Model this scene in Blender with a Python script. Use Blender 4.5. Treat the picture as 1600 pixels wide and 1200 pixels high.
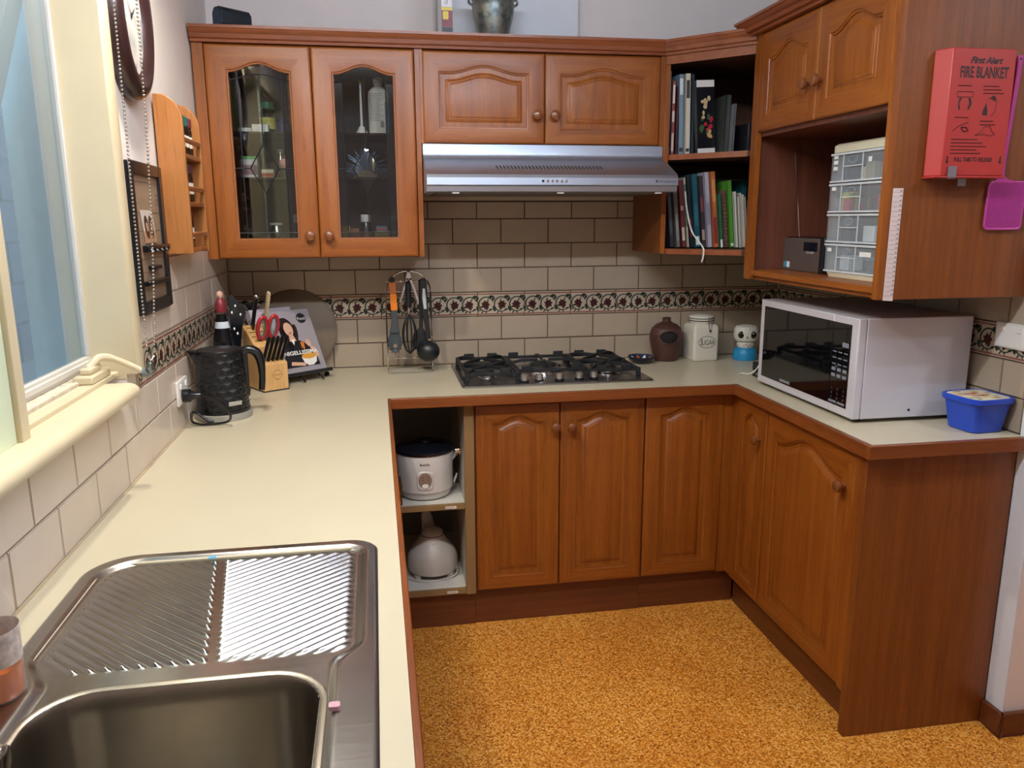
import bpy, bmesh, math, random
from mathutils import Vector, Matrix

# ------------------------------------------------------------------ clear
for o in list(bpy.data.objects):
    bpy.data.objects.remove(o)
scene = bpy.context.scene
COL = scene.collection
PI = math.pi
random.seed(7)

# ------------------------------------------------------------------ camera
cd = bpy.data.cameras.new('camera')
cam = bpy.data.objects.new('camera', cd)
COL.objects.link(cam)
yaw, pitch, roll, FPX = 0.1688, -0.2070, -0.0049, 1232.0
fw = Vector((math.sin(yaw) * math.cos(pitch), math.cos(yaw) * math.cos(pitch), math.sin(pitch)))
rt = Vector((math.cos(yaw), -math.sin(yaw), 0))
up = rt.cross(fw)
r2 = rt * math.cos(roll) + up * math.sin(roll)
u2 = -rt * math.sin(roll) + up * math.cos(roll)
m = Matrix((r2, u2, -fw)).transposed().to_4x4()
m.translation = (0.5784, -3.2816, 1.5021)
cam.matrix_world = m
cd.sensor_width = 36
cd.lens = FPX / 1600 * 36
cd.clip_start = 0.02
scene.camera = cam

# ------------------------------------------------------------------ world (dusk sky outside the window), exposure
w = bpy.data.worlds.new('dusk')
scene.world = w
w.use_nodes = True
bg = w.node_tree.nodes['Background']
bg.inputs[0].default_value = (0.40, 0.72, 1.0, 1)
bg.inputs[1].default_value = 2.4
scene.view_settings.view_transform = 'Standard'
scene.view_settings.look = 'None'
scene.view_settings.gamma = 1
scene.view_settings.use_curve_mapping = False
scene.view_settings.exposure = 0.0
scene.cycles.transparent_max_bounces = 24

# lamps of the room (the fittings themselves are built further down)
WARM = (1.0, 0.93, 0.80)
COOL = (0.86, 0.90, 1.0)
LAMPS = [  # name, position, energy, colour, radius
    ('downlight_light', (0.20, -1.32, 2.36), 11, WARM, 0.035),
    ('downlight_light', (0.34, -2.05, 2.36), 7, WARM, 0.035),
    ('downlight_light', (2.75, -2.15, 2.36), 5.5, COOL, 0.035),
    ('downlight_light', (2.75, -2.65, 2.36), 3.5, COOL, 0.035),
]
for n, loc, e, c, r in LAMPS:
    ld = bpy.data.lights.new(n, 'SPOT')
    ld.energy = e * 4; ld.color = c; ld.shadow_soft_size = r
    ld.spot_size = math.radians(165); ld.spot_blend = 0.6
    lo = bpy.data.objects.new(n, ld); lo.location = loc
    COL.objects.link(lo)
BATTENS = [((0.88, -1.98, 2.345), 1.2, 195.0)]    # tube position, length, glow (the tube itself gives the light)


# ------------------------------------------------------------------ materials
def lin(h):
    if isinstance(h, tuple):
        return h if len(h) == 4 else (*h, 1)
    h = h.lstrip('#')
    v = [int(h[i:i + 2], 16) / 255 for i in (0, 2, 4)]
    return tuple([(c / 12.92 if c <= .04045 else ((c + .055) / 1.055) ** 2.4) for c in v] + [1])


class NT:
    def __init__(s, name):
        s.m = bpy.data.materials.new(name); s.m.use_nodes = True
        s.t = s.m.node_tree; s.b = s.t.nodes['Principled BSDF']

    def n(s, typ, **kw):
        nd = s.t.nodes.new(typ)
        for k, v in kw.items():
            setattr(nd, k, v)
        return nd

    def l(s, a, b):
        s.t.links.new(a, b)

    def coords(s, scale=(1, 1, 1), rot=(0, 0, 0), rnd=0.0):
        tc = s.n('ShaderNodeTexCoord')
        mp = s.n('ShaderNodeMapping')
        mp.inputs['Scale'].default_value = scale
        mp.inputs['Rotation'].default_value = rot
        s.l(tc.outputs['Object'], mp.inputs['Vector'])
        if rnd:
            oi = s.n('ShaderNodeObjectInfo')
            mu = s.n('ShaderNodeMath', operation='MULTIPLY'); mu.inputs[1].default_value = rnd
            s.l(oi.outputs['Random'], mu.inputs[0])
            s.l(mu.outputs[0], mp.inputs['Location'])
        return mp.outputs['Vector']

    def noise(s, vec, scale, detail=4, rough=.55):
        nd = s.n('ShaderNodeTexNoise')
        nd.inputs['Scale'].default_value = scale
        nd.inputs['Detail'].default_value = detail
        nd.inputs['Roughness'].default_value = rough
        s.l(vec, nd.inputs['Vector'])
        return nd.outputs['Fac']

    def ramp(s, fac, stops):
        r = s.n('ShaderNodeValToRGB')
        els = r.color_ramp.elements
        while len(els) < len(stops):
            els.new(.5)
        for e, (p, c) in zip(els, stops):
            e.position = p; e.color = lin(c)
        s.l(fac, r.inputs['Fac'])
        return r.outputs['Color']

    def mix(s, fac, a, b, mode='MIX'):
        mx = s.n('ShaderNodeMix', data_type='RGBA', blend_type=mode)
        if isinstance(fac, (int, float)):
            mx.inputs['Factor'].default_value = fac
        else:
            s.l(fac, mx.inputs['Factor'])
        for sock, v in (('A', a), ('B', b)):
            i = [q for q in mx.inputs if q.name == sock and q.type == 'RGBA'][0]
            if isinstance(v, (str, tuple)):
                i.default_value = lin(v)
            else:
                s.l(v, i)
        return [q for q in mx.outputs if q.type == 'RGBA'][0]

    def bump(s, h, strength=.3, dist=.001):
        b = s.n('ShaderNodeBump')
        b.inputs['Strength'].default_value = strength
        b.inputs['Distance'].default_value = dist
        s.l(h, b.inputs['Height'])
        s.l(b.outputs['Normal'], s.b.inputs['Normal'])


MATS = {}


def mat(name, col, rough=.5, metal=0., var=0., vscale=40, bump=0., bscale=200, trans=0., coat=0., alpha=1., spec=.5, emit=0.):
    if name in MATS:
        return MATS[name]
    t = NT(name)
    b = t.b
    c = lin(col)
    b.inputs['Base Color'].default_value = c
    b.inputs['Roughness'].default_value = rough
    b.inputs['Metallic'].default_value = metal
    b.inputs['Transmission Weight'].default_value = trans
    b.inputs['Coat Weight'].default_value = coat
    b.inputs['Alpha'].default_value = alpha
    b.inputs['Specular IOR Level'].default_value = spec
    if emit:
        b.inputs['Emission Color'].default_value = c
        b.inputs['Emission Strength'].default_value = emit
    v = t.coords()
    if var:
        f = t.noise(v, vscale)
        dk = tuple([x * (1 - var) for x in c[:3]]); lt = tuple([min(1, x * (1 + var)) for x in c[:3]])
        t.l(t.ramp(f, [(.3, dk), (.7, lt)]), b.inputs['Base Color'])
    if bump:
        t.bump(t.noise(v, bscale), bump, .001)
    MATS[name] = t.m
    return t.m


def wood(name, dark, midc, light, axis='z', rough=.42, scale=1.0, coat=.06):
    if name in MATS:
        return MATS[name]
    t = NT(name)
    big, lo = 42 * scale, 1.5 * scale
    sc = {'z': (big, big, lo), 'x': (lo, big, big), 'y': (big, lo, big)}[axis]
    v = t.coords(sc, rnd=11.0)
    f1 = t.noise(v, 1.0, 5, .6)
    sc2 = tuple(x * 9 for x in sc)
    v2 = t.coords(sc2, rnd=5.0)
    f2 = t.noise(v2, 1.0, 3, .7)
    c1 = t.ramp(f1, [(.25, dark), (.5, midc), (.78, light)])
    c2 = t.ramp(f2, [(.30, '#6b5a4c'), (.48, '#ffffff')])
    c = t.mix(.45, c1, c2, 'MULTIPLY')
    t.l(c, t.b.inputs['Base Color'])
    t.b.inputs['Roughness'].default_value = rough
    t.b.inputs['Coat Weight'].default_value = coat
    t.b.inputs['Coat Roughness'].default_value = .25
    t.bump(f2, .12, .0006)
    MATS[name] = t.m
    return t.m


W_Z = wood('oak_vertical', '#74390a', '#8b4b11', '#9c5a1b', 'z')
W_X = wood('oak_along_x', '#74390a', '#8b4b11', '#9c5a1b', 'x')
W_Y = wood('oak_along_y', '#74390a', '#8b4b11', '#9c5a1b', 'y')
W_IN = wood('veneer_inside', '#6a3a22', '#7d472b', '#8a5132', 'z', .5, coat=0)
W_END = wood('veneer_end', '#6a340c', '#7a4112', '#864b1a', 'z', .42, 1.4)
W_KICK = wood('kick_veneer', '#562810', '#643216', '#703c1c', 'x', .45)
W_EDGE_X = wood('edging_along_x', '#6a3312', '#7e421a', '#8c5024', 'x', .33)
W_EDGE_Y = wood('edging_along_y', '#6a3312', '#7e421a', '#8c5024', 'y', .33)
W_CORN_X = wood('cornice_along_x', '#6e361a', '#834523', '#935430', 'x', .36)
W_CORN_Y = wood('cornice_along_y', '#6e361a', '#834523', '#935430', 'y', .36)
W_PINE = wood('varnished_pine', '#8a5428', '#996233', '#a67042', 'z', .34, .5, .12)
W_BEECH = wood('beech_block', '#c9975c', '#d8a96c', '#e2b87c', 'z', .5, .8, 0)
KNOB = mat('knob_timber', '#74401f', .35, var=.12, coat=.3)
PLASTER = mat('plaster_paint', '#e6dcd8', .85, var=.025, vscale=6, bump=.10, bscale=260)
PLASTER_L = mat('plaster_left', '#e2d7d0', .85, var=.02, vscale=6, bump=.10, bscale=260)
CEIL = mat('ceiling_paint', '#dfd9d2', .9)
DUCT = mat('duct_paint', '#dde0e6', .7)
TILE = mat('wall_tile_shaded', '#a99884', .22, var=.03, vscale=14, bump=.05, bscale=18)  # same tile as the left wall, dimmer light put into its colour
TILE_L = mat('wall_tile_lit', '#d8c8b8', .22, var=.02, vscale=14, bump=.04, bscale=18)  # same tile again, lightened in colour for the lamplight on the left wall
BORDER = mat('border_tile_glaze', '#b6a690', .38, var=.03, vscale=20)
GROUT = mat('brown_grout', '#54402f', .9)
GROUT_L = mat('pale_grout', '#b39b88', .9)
PR_GREEN = mat('print_green', '#2b332c', .5, spec=.2)
PR_MAROON = mat('print_maroon', '#4f2a28', .5, spec=.2)
PR_LINE = mat('print_red_line', '#854840', .5, spec=.2)
LAMINATE = mat('cream_laminate', '#c5ba9f', .33, var=.02, vscale=5, bump=.04, bscale=500)
CREAM = mat('cream_window_paint', '#d2c3a2', .42, var=.03, vscale=9, bump=.05, bscale=60)
PALEGREEN = mat('pale_green_paint', '#d6e2c4', .45)
ALU = mat('white_aluminium', '#d2cdc4', .4)
STEEL = mat('stainless', '#a9a6a2', .26, 1.0)
CHROME = mat('chrome', '#d8d8d8', .08, 1.0)
BLACKP = mat('black_plastic', '#101318', .25)
BLACKM = mat('black_matte', '#15171a', .6)
IRON = mat('cast_iron', '#141518', .55)
WHITEP = mat('white_plastic', '#d9d5cf', .35)
WHITE = mat('white_paint', '#e8e4de', .5)
PAPER = mat('paper', '#e4ddcf', .8)
GLASS = None


def glass_mat(name, col, rough=.02, alpha=.12, spec=.6):
    t = NT(name)
    nt = t.t
    out = nt.nodes['Material Output']
    tr = t.n('ShaderNodeBsdfTransparent'); tr.inputs[0].default_value = lin(col)
    gl = t.n('ShaderNodeBsdfGlossy'); gl.inputs['Roughness'].default_value = rough
    fr = t.n('ShaderNodeFresnel'); fr.inputs['IOR'].default_value = 1.5
    mx = t.n('ShaderNodeMixShader')
    ad = t.n('ShaderNodeMath', operation='ADD'); ad.inputs[1].default_value = alpha
    t.l(fr.outputs[0], ad.inputs[0]); t.l(ad.outputs[0], mx.inputs[0])
    t.l(tr.outputs[0], mx.inputs[1]); t.l(gl.outputs[0], mx.inputs[2])
    t.l(mx.outputs[0], out.inputs['Surface'])
    MATS[name] = t.m
    return t.m


GLASS = glass_mat('cabinet_glass', '#eef0f0', .03, .02)
RIPPLE = glass_mat('rippled_glass', '#d2d3cc', .12, .0)


def milky(name, col, fac, rough=.2):
    t = NT(name)
    out = t.t.nodes['Material Output']
    tr = t.n('ShaderNodeBsdfTransparent')
    t.b.inputs['Base Color'].default_value = lin(col); t.b.inputs['Roughness'].default_value = rough
    mx = t.n('ShaderNodeMixShader'); mx.inputs[0].default_value = fac
    t.l(tr.outputs[0], mx.inputs[1]); t.l(t.b.outputs[0], mx.inputs[2]); t.l(mx.outputs[0], out.inputs['Surface'])
    return t.m


CLEARP = milky('clear_plastic', '#d9e0e4', .15)
JARGLASS = glass_mat('jar_glass', '#dfe3dc', .05, .10)


def screen_mat():
    t = NT('insect_screen')
    out = t.t.nodes['Material Output']
    tr = t.n('ShaderNodeBsdfTransparent'); tr.inputs[0].default_value = (1, 1, 1, 1)
    df = t.n('ShaderNodeBsdfDiffuse'); df.inputs[0].default_value = lin('#8d9aa2')
    v = t.coords()
    mx = t.n('ShaderNodeMixShader'); mx.inputs[0].default_value = .30
    t.l(tr.outputs[0], mx.inputs[1]); t.l(df.outputs[0], mx.inputs[2])
    t.l(mx.outputs[0], out.inputs['Surface'])
    return t.m


SCREEN = screen_mat()


def cork_mat():
    t = NT('cork_floor')
    v = t.coords()
    vo = t.n('ShaderNodeTexVoronoi'); vo.inputs['Scale'].default_value = 210
    t.l(v, vo.inputs['Vector'])
    sep = t.n('ShaderNodeSeparateColor'); t.l(vo.outputs['Color'], sep.inputs[0])
    c = t.ramp(sep.outputs[0], [(0, '#94500f'), (.25, '#c47a20'), (.6, '#dc9434'), (1, '#eeb765')])
    f = t.noise(v, 3.0, 3)
    c = t.mix(.5, c, t.ramp(f, [(.35, '#e8d2b4'), (.65, '#ffffff')]), 'MULTIPLY')
    t.l(c, t.b.inputs['Base Color'])
    t.b.inputs['Roughness'].default_value = .42
    t.bump(sep.outputs[0], .12, .001)
    return t.m


CORK = cork_mat()


def brushed(name, col, axis, rough=.3, dirt=0.):
    t = NT(name)
    sc = {'x': (3, 300, 3), 'y': (300, 3, 3)}[axis]
    f = t.noise(t.coords(sc), 1.0, 3)
    rr = t.n('ShaderNodeMapRange')
    rr.inputs['To Min'].default_value = rough - .03; rr.inputs['To Max'].default_value = rough + .05
    t.l(f, rr.inputs['Value']); t.l(rr.outputs[0], t.b.inputs['Roughness'])
    t.b.inputs['Metallic'].default_value = 1
    g = t.noise(t.coords(), 7, 5)
    t.l(t.ramp(g, [(.3, tuple(x * (1 - dirt) for x in lin(col)[:3])), (.65, col)]), t.b.inputs['Base Color'])
    MATS[name] = t.m
    return t.m


SINKS = brushed('sink_steel', '#b9b9b9', 'x', .21, .15)
HOODS = brushed('hood_steel', '#b6bfce', 'x', .42, .04)  # bluish cast of the lamplight put into the neutral steel's colour
TOPS = brushed('cooktop_steel', '#b0b0b4', 'x', .26, .08)


# ------------------------------------------------------------------ geometry helpers
class MB:
    """collects shapes; build() links them as one mesh object. T maps the shape's own coordinates to world ones."""

    def __init__(s, T=None):
        s.v = []; s.f = []; s.fm = []; s.T = T; s.m = 0

    def add(s, vs, fs, m=None):
        o = len(s.v)
        for p in vs:
            s.v.append(tuple(s.T(*p)) if s.T else tuple(p))
        for f in fs:
            s.f.append([i + o for i in f]); s.fm.append(s.m if m is None else m)
        return s

    def box(s, x0, x1, y0, y1, z0, z1, m=None):
        vs = [(x, y, z) for z in (z0, z1) for y in (y0, y1) for x in (x0, x1)]
        return s.add(vs, [(0, 2, 3, 1), (4, 5, 7, 6), (0, 1, 5, 4), (2, 6, 7, 3), (0, 4, 6, 2), (1, 3, 7, 5)], m)

    def loops(s, L, cap0=True, cap1=True, closed=True, m=None):
        n = len(L[0]); vs = [p for l in L for p in l]; fs = []
        for k in range(len(L) - 1):
            for i in range(n if closed else n - 1):
                j = (i + 1) % n
                fs.append((k * n + i, k * n + j, (k + 1) * n + j, (k + 1) * n + i))
        if cap0: fs.append(tuple(range(n))[::-1])
        if cap1: fs.append(tuple(range((len(L) - 1) * n, len(L) * n)))
        return s.add(vs, fs, m)

    def prism(s, poly, axis, a, b, m=None):
        def P(p, t):
            return {'x': (t, p[0], p[1]), 'y': (p[0], t, p[1]), 'z': (p[0], p[1], t)}[axis]
        return s.loops([[P(p, a) for p in poly], [P(p, b) for p in poly]], m=m)

    def lathe(s, prof, c=(0, 0, 0), seg=32, axis='z', m=None, cap0=True, cap1=True, sx=1., sy=1., ph=0.):
        L = []
        for r, h in prof:
            ring = []
            for i in range(seg):
                a = 2 * PI * i / seg + ph
                p, q = r * math.cos(a) * sx, r * math.sin(a) * sy
                d = {'z': (p, q, h), 'y': (p, h, q), 'x': (h, p, q)}[axis]
                ring.append((c[0] + d[0], c[1] + d[1], c[2] + d[2]))
            L.append(ring)
        return s.loops(L, cap0, cap1, m=m)

    def ball(s, c, r, seg=16, rings=8, m=None):
        if not hasattr(r, '__len__'): r = (r, r, r)
        L = []
        for k in range(rings + 1):
            t = PI * (k / rings) ; t = min(max(t, .02), PI - .02)
            L.append([(c[0] + r[0] * math.sin(t) * math.cos(2 * PI * i / seg), c[1] + r[1] * math.sin(t) * math.sin(2 * PI * i / seg),
                       c[2] - r[2] * math.cos(t)) for i in range(seg)])
        return s.loops(L, m=m)

    def tube(s, pts, r, seg=8, closed=False, m=None):
        pts = [Vector(p) for p in pts]
        n = len(pts)
        rs = r if hasattr(r, '__len__') else [r] * n
        L = []; prev = None
        for i, p in enumerate(pts):
            a = pts[(i - 1) % n] if (closed or i > 0) else p
            b = pts[(i + 1) % n] if (closed or i < n - 1) else p
            t = (b - a).normalized()
            if prev is None:
                ref = Vector((0, 0, 1)) if abs(t.z) < .9 else Vector((1, 0, 0))
                u = t.cross(ref).normalized()
            else:
                u = (prev - t * prev.dot(t)).normalized()
            prev = u
            v = t.cross(u)
            L.append([tuple(p + (u * math.cos(2 * PI * k / seg) + v * math.sin(2 * PI * k / seg)) * rs[i]) for k in range(seg)])
        if closed:
            L.append(L[0])
            return s.loops(L, False, False, m=m)
        return s.loops(L, m=m)

    def disc(s, c, r, axis='y', seg=24, m=None, rz=None):
        rz = rz or r; ring = []
        for i in range(seg):
            a = 2 * PI * i / seg
            p, q = r * math.cos(a), rz * math.sin(a)
            d = {'z': (p, q, 0), 'y': (p, 0, q), 'x': (0, p, q)}[axis]
            ring.append((c[0] + d[0], c[1] + d[1], c[2] + d[2]))
        return s.add(ring, [tuple(range(seg))], m)

    def rquad(s, x0, x1, z0, z1, y, m=None):
        return s.add([(x0, y, z0), (x1, y, z0), (x1, y, z1), (x0, y, z1)], [(0, 1, 2, 3)], m)

    def text(s, body, size, x, z, y, align='LEFT', m=None, bold=0., sx=1., shear=0., spacing=1.):
        """flat lettering standing in the xz plane, read from -y"""
        cu = bpy.data.curves.new('t', 'FONT')
        cu.body = body; cu.size = size; cu.align_x = align; cu.offset = bold; cu.shear = shear; cu.space_character = spacing
        cu.resolution_u = 3
        ob = bpy.data.objects.new('t', cu)
        me = ob.to_mesh()
        vs = [(x + q.co.x * sx, y, z + q.co.y) for q in me.vertices]
        fs = [tuple(p.vertices) for p in me.polygons]
        ob.to_mesh_clear()
        bpy.data.objects.remove(ob); bpy.data.curves.remove(cu)
        return s.add(vs, fs, m)

    def build(s, name, mats, parent=None, world=True, bevel=0., seg=2, smooth=35., weld=True, subsurf=0):
        if not hasattr(mats, '__len__'): mats = [mats]
        vs = s.v
        if world and parent is not None:
            inv = mw(parent).inverted()
            vs = [inv @ Vector(p) for p in vs]
        me = bpy.data.meshes.new(name)
        me.from_pydata([tuple(p) for p in vs], [], s.f)
        for mt in mats: me.materials.append(mt)
        for p, k in zip(me.polygons, s.fm): p.material_index = k
        bm = bmesh.new(); bm.from_mesh(me)
        if weld: bmesh.ops.remove_doubles(bm, verts=bm.verts, dist=1e-6)
        bmesh.ops.recalc_face_normals(bm, faces=bm.faces)
        bm.to_mesh(me); bm.free()
        if smooth:
            me.shade_smooth(); me.set_sharp_from_angle(angle=math.radians(smooth))
        o = bpy.data.objects.new(name, me)
        COL.objects.link(o)
        if parent is not None: o.parent = parent
        if bevel:
            md = o.modifiers.new('Bevel', 'BEVEL'); md.width = bevel; md.segments = seg; md.limit_method = 'ANGLE'
            md.angle_limit = math.radians(40)
        if subsurf:
            md = o.modifiers.new('Subsurf', 'SUBSURF'); md.levels = subsurf; md.render_levels = subsurf
        return o


def mw(o):
    M = Matrix.LocRotScale(o.location, o.rotation_euler, o.scale)
    return mw(o.parent) @ M if o.parent else M


def tag(o, label, cat, group=None, kind=None):
    o['label'] = label; o['category'] = cat
    if group: o['group'] = group
    if kind: o['kind'] = kind
    return o


def thing(name, label, cat, loc=(0, 0, 0), rz=0., group=None, rx=0., ry=0.):
    o = bpy.data.objects.new(name, None)
    o.empty_display_size = .05
    COL.objects.link(o)
    o.location = loc; o.rotation_euler = (rx, ry, rz)
    return tag(o, label, cat, group)


def struct(name, label=None, parent=None):
    o = bpy.data.objects.new(name, None); o.empty_display_size = .05
    COL.objects.link(o)
    o['kind'] = 'structure'
    if label: o['label'] = label
    return o


def copy_part(o, parent, loc=None):
    c = o.copy(); COL.objects.link(c); c.parent = parent
    if loc is not None: c.location = loc
    return c


def rrect(x0, x1, y0, y1, r, n=6):
    """rounded rectangle, anticlockwise"""
    if not hasattr(r, '__len__'): r = (r, r, r, r)
    P = []
    for (cx, cy, a0), q in zip([(x1, y0, -PI / 2), (x1, y1, 0), (x0, y1, PI / 2), (x0, y0, PI)], r):
        ccx = cx - q if cx == x1 else cx + q
        ccy = cy - q if cy == y1 else cy + q
        for i in range(n + 1):
            a = a0 + PI / 2 * i / n
            P.append((ccx + q * math.cos(a), ccy + q * math.sin(a)))
    return P


def bez(p0, p1, p2, p3, n=12):
    out = []
    for i in range(n + 1):
        t = i / n; u = 1 - t
        out.append(tuple(u ** 3 * a + 3 * u * u * t * b + 3 * u * t * t * c + t ** 3 * d for a, b, c, d in zip(p0, p1, p2, p3)))
    return out


def spline(pts, n=6):
    """Catmull-Rom through points"""
    P = [Vector(p) for p in pts]; out = []
    for i in range(len(P) - 1):
        a = P[max(i - 1, 0)]; b = P[i]; c = P[i + 1]; d = P[min(i + 2, len(P) - 1)]
        for k in range(n):
            t = k / n
            out.append(tuple(.5 * ((2 * b) + (c - a) * t + (2 * a - 5 * b + 4 * c - d) * t * t + (3 * b - a - 3 * c + d) * t ** 3)))
    out.append(tuple(P[-1]))
    return out

# ================================================================== STRUCTURE
XR = 2.345      # right wall tile face
TT = 0.006      # tile thickness


def one(name, mb, mats, kind='structure', **kw):
    o = mb.build(name, mats, **kw)
    o['kind'] = kind
    return o


one('floor', MB().box(-.1, 4.3, -4.8, .1, -.05, 0), CORK)
one('ceiling', MB().box(-.1, 4.3, -4.8, .1, 2.40, 2.45), CEIL)
one('wall_rear', MB().box(-.1, 4.3, -4.85, -4.8, 0, 2.4), PLASTER)
one('wall_far_right', MB().box(4.25, 4.3, -4.8, -1.48, 0, 2.4), PLASTER)

# ---- wall_back with its tiles
wb = struct('wall_back')
MB().box(-.2, 2.46, TT, .15, 0, 2.4).build('plaster', PLASTER, wb)
MB().box(0, XR, TT - .002, TT + .001, .88, 1.60).build('grout_bed', GROUT, wb)


def tile_mesh(name, wx, hz, mtl, r=.0016):
    """a glazed tile, its face at y = -TT .. lower left corner at origin"""
    me = bpy.data.meshes.new(name)
    bm = bmesh.new()
    vs = [bm.verts.new(p) for p in [(0, 0, 0), (wx, 0, 0), (wx, 0, hz), (0, 0, hz), (0, -TT, 0), (wx, -TT, 0), (wx, -TT, hz), (0, -TT, hz)]]
    for f in [(4, 5, 6, 7), (0, 4, 7, 3), (1, 2, 6, 5), (3, 7, 6, 2), (0, 1, 5, 4)]:
        bm.faces.new([vs[i] for i in f])
    es = [e for e in bm.edges if all(v.co.y < -TT * .5 for v in e.verts)]
    bmesh.ops.bevel(bm, geom=es, offset=r, segments=2, affect='EDGES')
    bmesh.ops.recalc_face_normals(bm, faces=bm.faces)
    bm.to_mesh(me); bm.free()
    me.shade_smooth(); me.set_sharp_from_angle(angle=math.radians(50))
    me.materials.append(mtl)
    return me


G = .0020   # half joint
TM = {}


def put_tile(parent, M, u0, u1, z0, z1, mtl, name='tile'):
    key = (round(u1 - u0, 4), round(z1 - z0, 4), mtl.name)
    if key not in TM: TM[key] = tile_mesh(name, u1 - u0 - 2 * G, z1 - z0 - 2 * G, mtl)
    o = bpy.data.objects.new(name, TM[key]); COL.objects.link(o)
    o.parent = parent
    o.matrix_local = M @ Matrix.Translation((u0 + G, TT, z0 + G))
    return o


def motif_mesh():
    """the printed scrolls of one border tile: three ringed flowers with leaves between two red lines"""
    mb = MB()
    y = -TT - .0003
    W, H = .1968, .0968
    mb.rquad(0.001, W - .001, .004, .0085, y, 2)
    mb.rquad(0.001, W - .001, H - .0085, H - .004, y, 2)

    def poly(pts, k):
        mb.add([(a, y, b) for a, b in pts], [tuple(range(len(pts)))], k)

    def arc(cx, cz, r, a0, a1, w, k, n=14):
        for i in range(n):
            t0 = a0 + (a1 - a0) * i / n; t1 = a0 + (a1 - a0) * (i + 1) / n
            w0 = w * (.55 + .45 * math.sin(PI * i / n)); w1 = w * (.55 + .45 * math.sin(PI * (i + 1) / n))
            q = [(cx + (r + s_ * ww / 2) * math.cos(t), cz + (r + s_ * ww / 2) * math.sin(t)) for t, ww, s_ in ((t0, w0, -1), (t0, w0, 1), (t1, w1, 1), (t1, w1, -1))]
            poly(q, 0)

    def leaf(cx, cz, ang, ln, wd, k=0):
        pts = []
        for i in range(7):
            t = i / 6; pts.append((t * ln, wd * math.sin(PI * t) * (1 - .3 * t)))
        for i in range(5, 0, -1):
            t = i / 6; pts.append((t * ln, -wd * .45 * math.sin(PI * t)))
        ca, sa = math.cos(ang), math.sin(ang)
        poly([(cx + p * ca - q * sa, cz + p * sa + q * ca) for p, q in pts], k)

    for j in range(3):
        cx = W * (j + .5) / 3; cz = H * .49; fl = 1 if j != 1 else -1
        R_ = .0305
        arc(cx, cz, R_, PI * .10, PI * 1.72, .0054, 0, 22)
        # flower
        for q in range(7):
            a = 2 * PI * q / 7 + j
            leaf(cx - .002 * fl, cz - .002, a, .0200, .0092, 1)
        leaf(cx + .004 * fl, cz - .008, -PI * .55, .019, .0075, 0)
        leaf(cx - .010 * fl, cz - .006, PI * 1.12, .018, .0066, 0)
        leaf(cx + .006 * fl, cz + .012, PI * .35, .014, .0042, 0)
        # leaves on the ring
        leaf(cx + .008, cz + .026, PI * .07, .029, .0105, 0)
        leaf(cx + .026, cz + .012, PI * .30, .022, .0078, 0)
        leaf(cx + .028, cz - .006, -PI * .40, .027, .0085, 0)
        leaf(cx + .010, cz - .028, PI * .12, .021, .0062, 0)
        leaf(cx - .012, cz - .028, -PI * .72, .014, .0045, 0)
        leaf(cx - .024, cz - .020, PI * 1.35, .012, .0040, 0)
        leaf(cx - .004, cz - .030, -PI * .30, .012, .0040, 0)
    o = mb.build('floral_print', [PR_GREEN, PR_MAROON, PR_LINE], smooth=0)
    me = o.data
    # overlapping petals sit a hair apart so that they never share a plane
    dz = {}
    for p in me.polygons:
        for vi in p.vertices:
            me.vertices[vi].co.y -= (.0001 if p.material_index == 1 else 0)
    bpy.data.objects.remove(o)
    return me


MOTIF = motif_mesh()
ZB = [.9, 1.0, 1.1, 1.2012, 1.3012, 1.4012, 1.5012, 1.5700]


def tile_wall(parent, M, rows, mtl, blocks=()):
    """rows: (row index, u start of a joint, u lo, u hi, clip top)"""
    for ri, j0, lo, hi, ztop in rows:
        z0, z1 = ZB[ri], min(ZB[ri + 1], ztop)
        u = j0
        while u > lo: u -= .2
        while u < hi - .004:
            a, b = max(u, lo), min(u + .2, hi)
            if b - a > .008:
                bd = ri == 2
                t = put_tile(parent, M, round(a, 4), round(b, 4), z0, z1, BORDER if bd else mtl, 'border_tile' if bd else 'tile')
                if bd:
                    pr = bpy.data.objects.new('floral_print', MOTIF if b - a > .19 else clip_motif(a - u, b - u))
                    COL.objects.link(pr); pr.parent = t
                    if b - a <= .19: pr.location.x = -(a - u)
            u += .2


CLIP = {}


def clip_motif(a, b):
    k = (round(a, 3), round(b, 3))
    if k not in CLIP:
        me = MOTIF.copy(); bm = bmesh.new(); bm.from_mesh(me)
        for co, no in (((a, 0, 0), (-1, 0, 0)), ((b - .003, 0, 0), (1, 0, 0))):
            bmesh.ops.bisect_plane(bm, geom=bm.verts[:] + bm.edges[:] + bm.faces[:], plane_co=co, plane_no=no, clear_outer=True)
        bm.to_mesh(me); bm.free(); CLIP[k] = me
    return CLIP[k]


X0 = .9939
I4 = Matrix.Identity(4)
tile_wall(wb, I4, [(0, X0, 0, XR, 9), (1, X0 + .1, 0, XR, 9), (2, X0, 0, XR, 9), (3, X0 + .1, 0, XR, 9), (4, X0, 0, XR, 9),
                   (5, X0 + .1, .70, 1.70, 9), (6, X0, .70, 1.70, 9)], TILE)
MB().box(.75, 1.67, -.004, TT, 1.574, 1.612).build('render_strip', mat('strip_paint', '#b9ab98', .6), wb)

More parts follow.
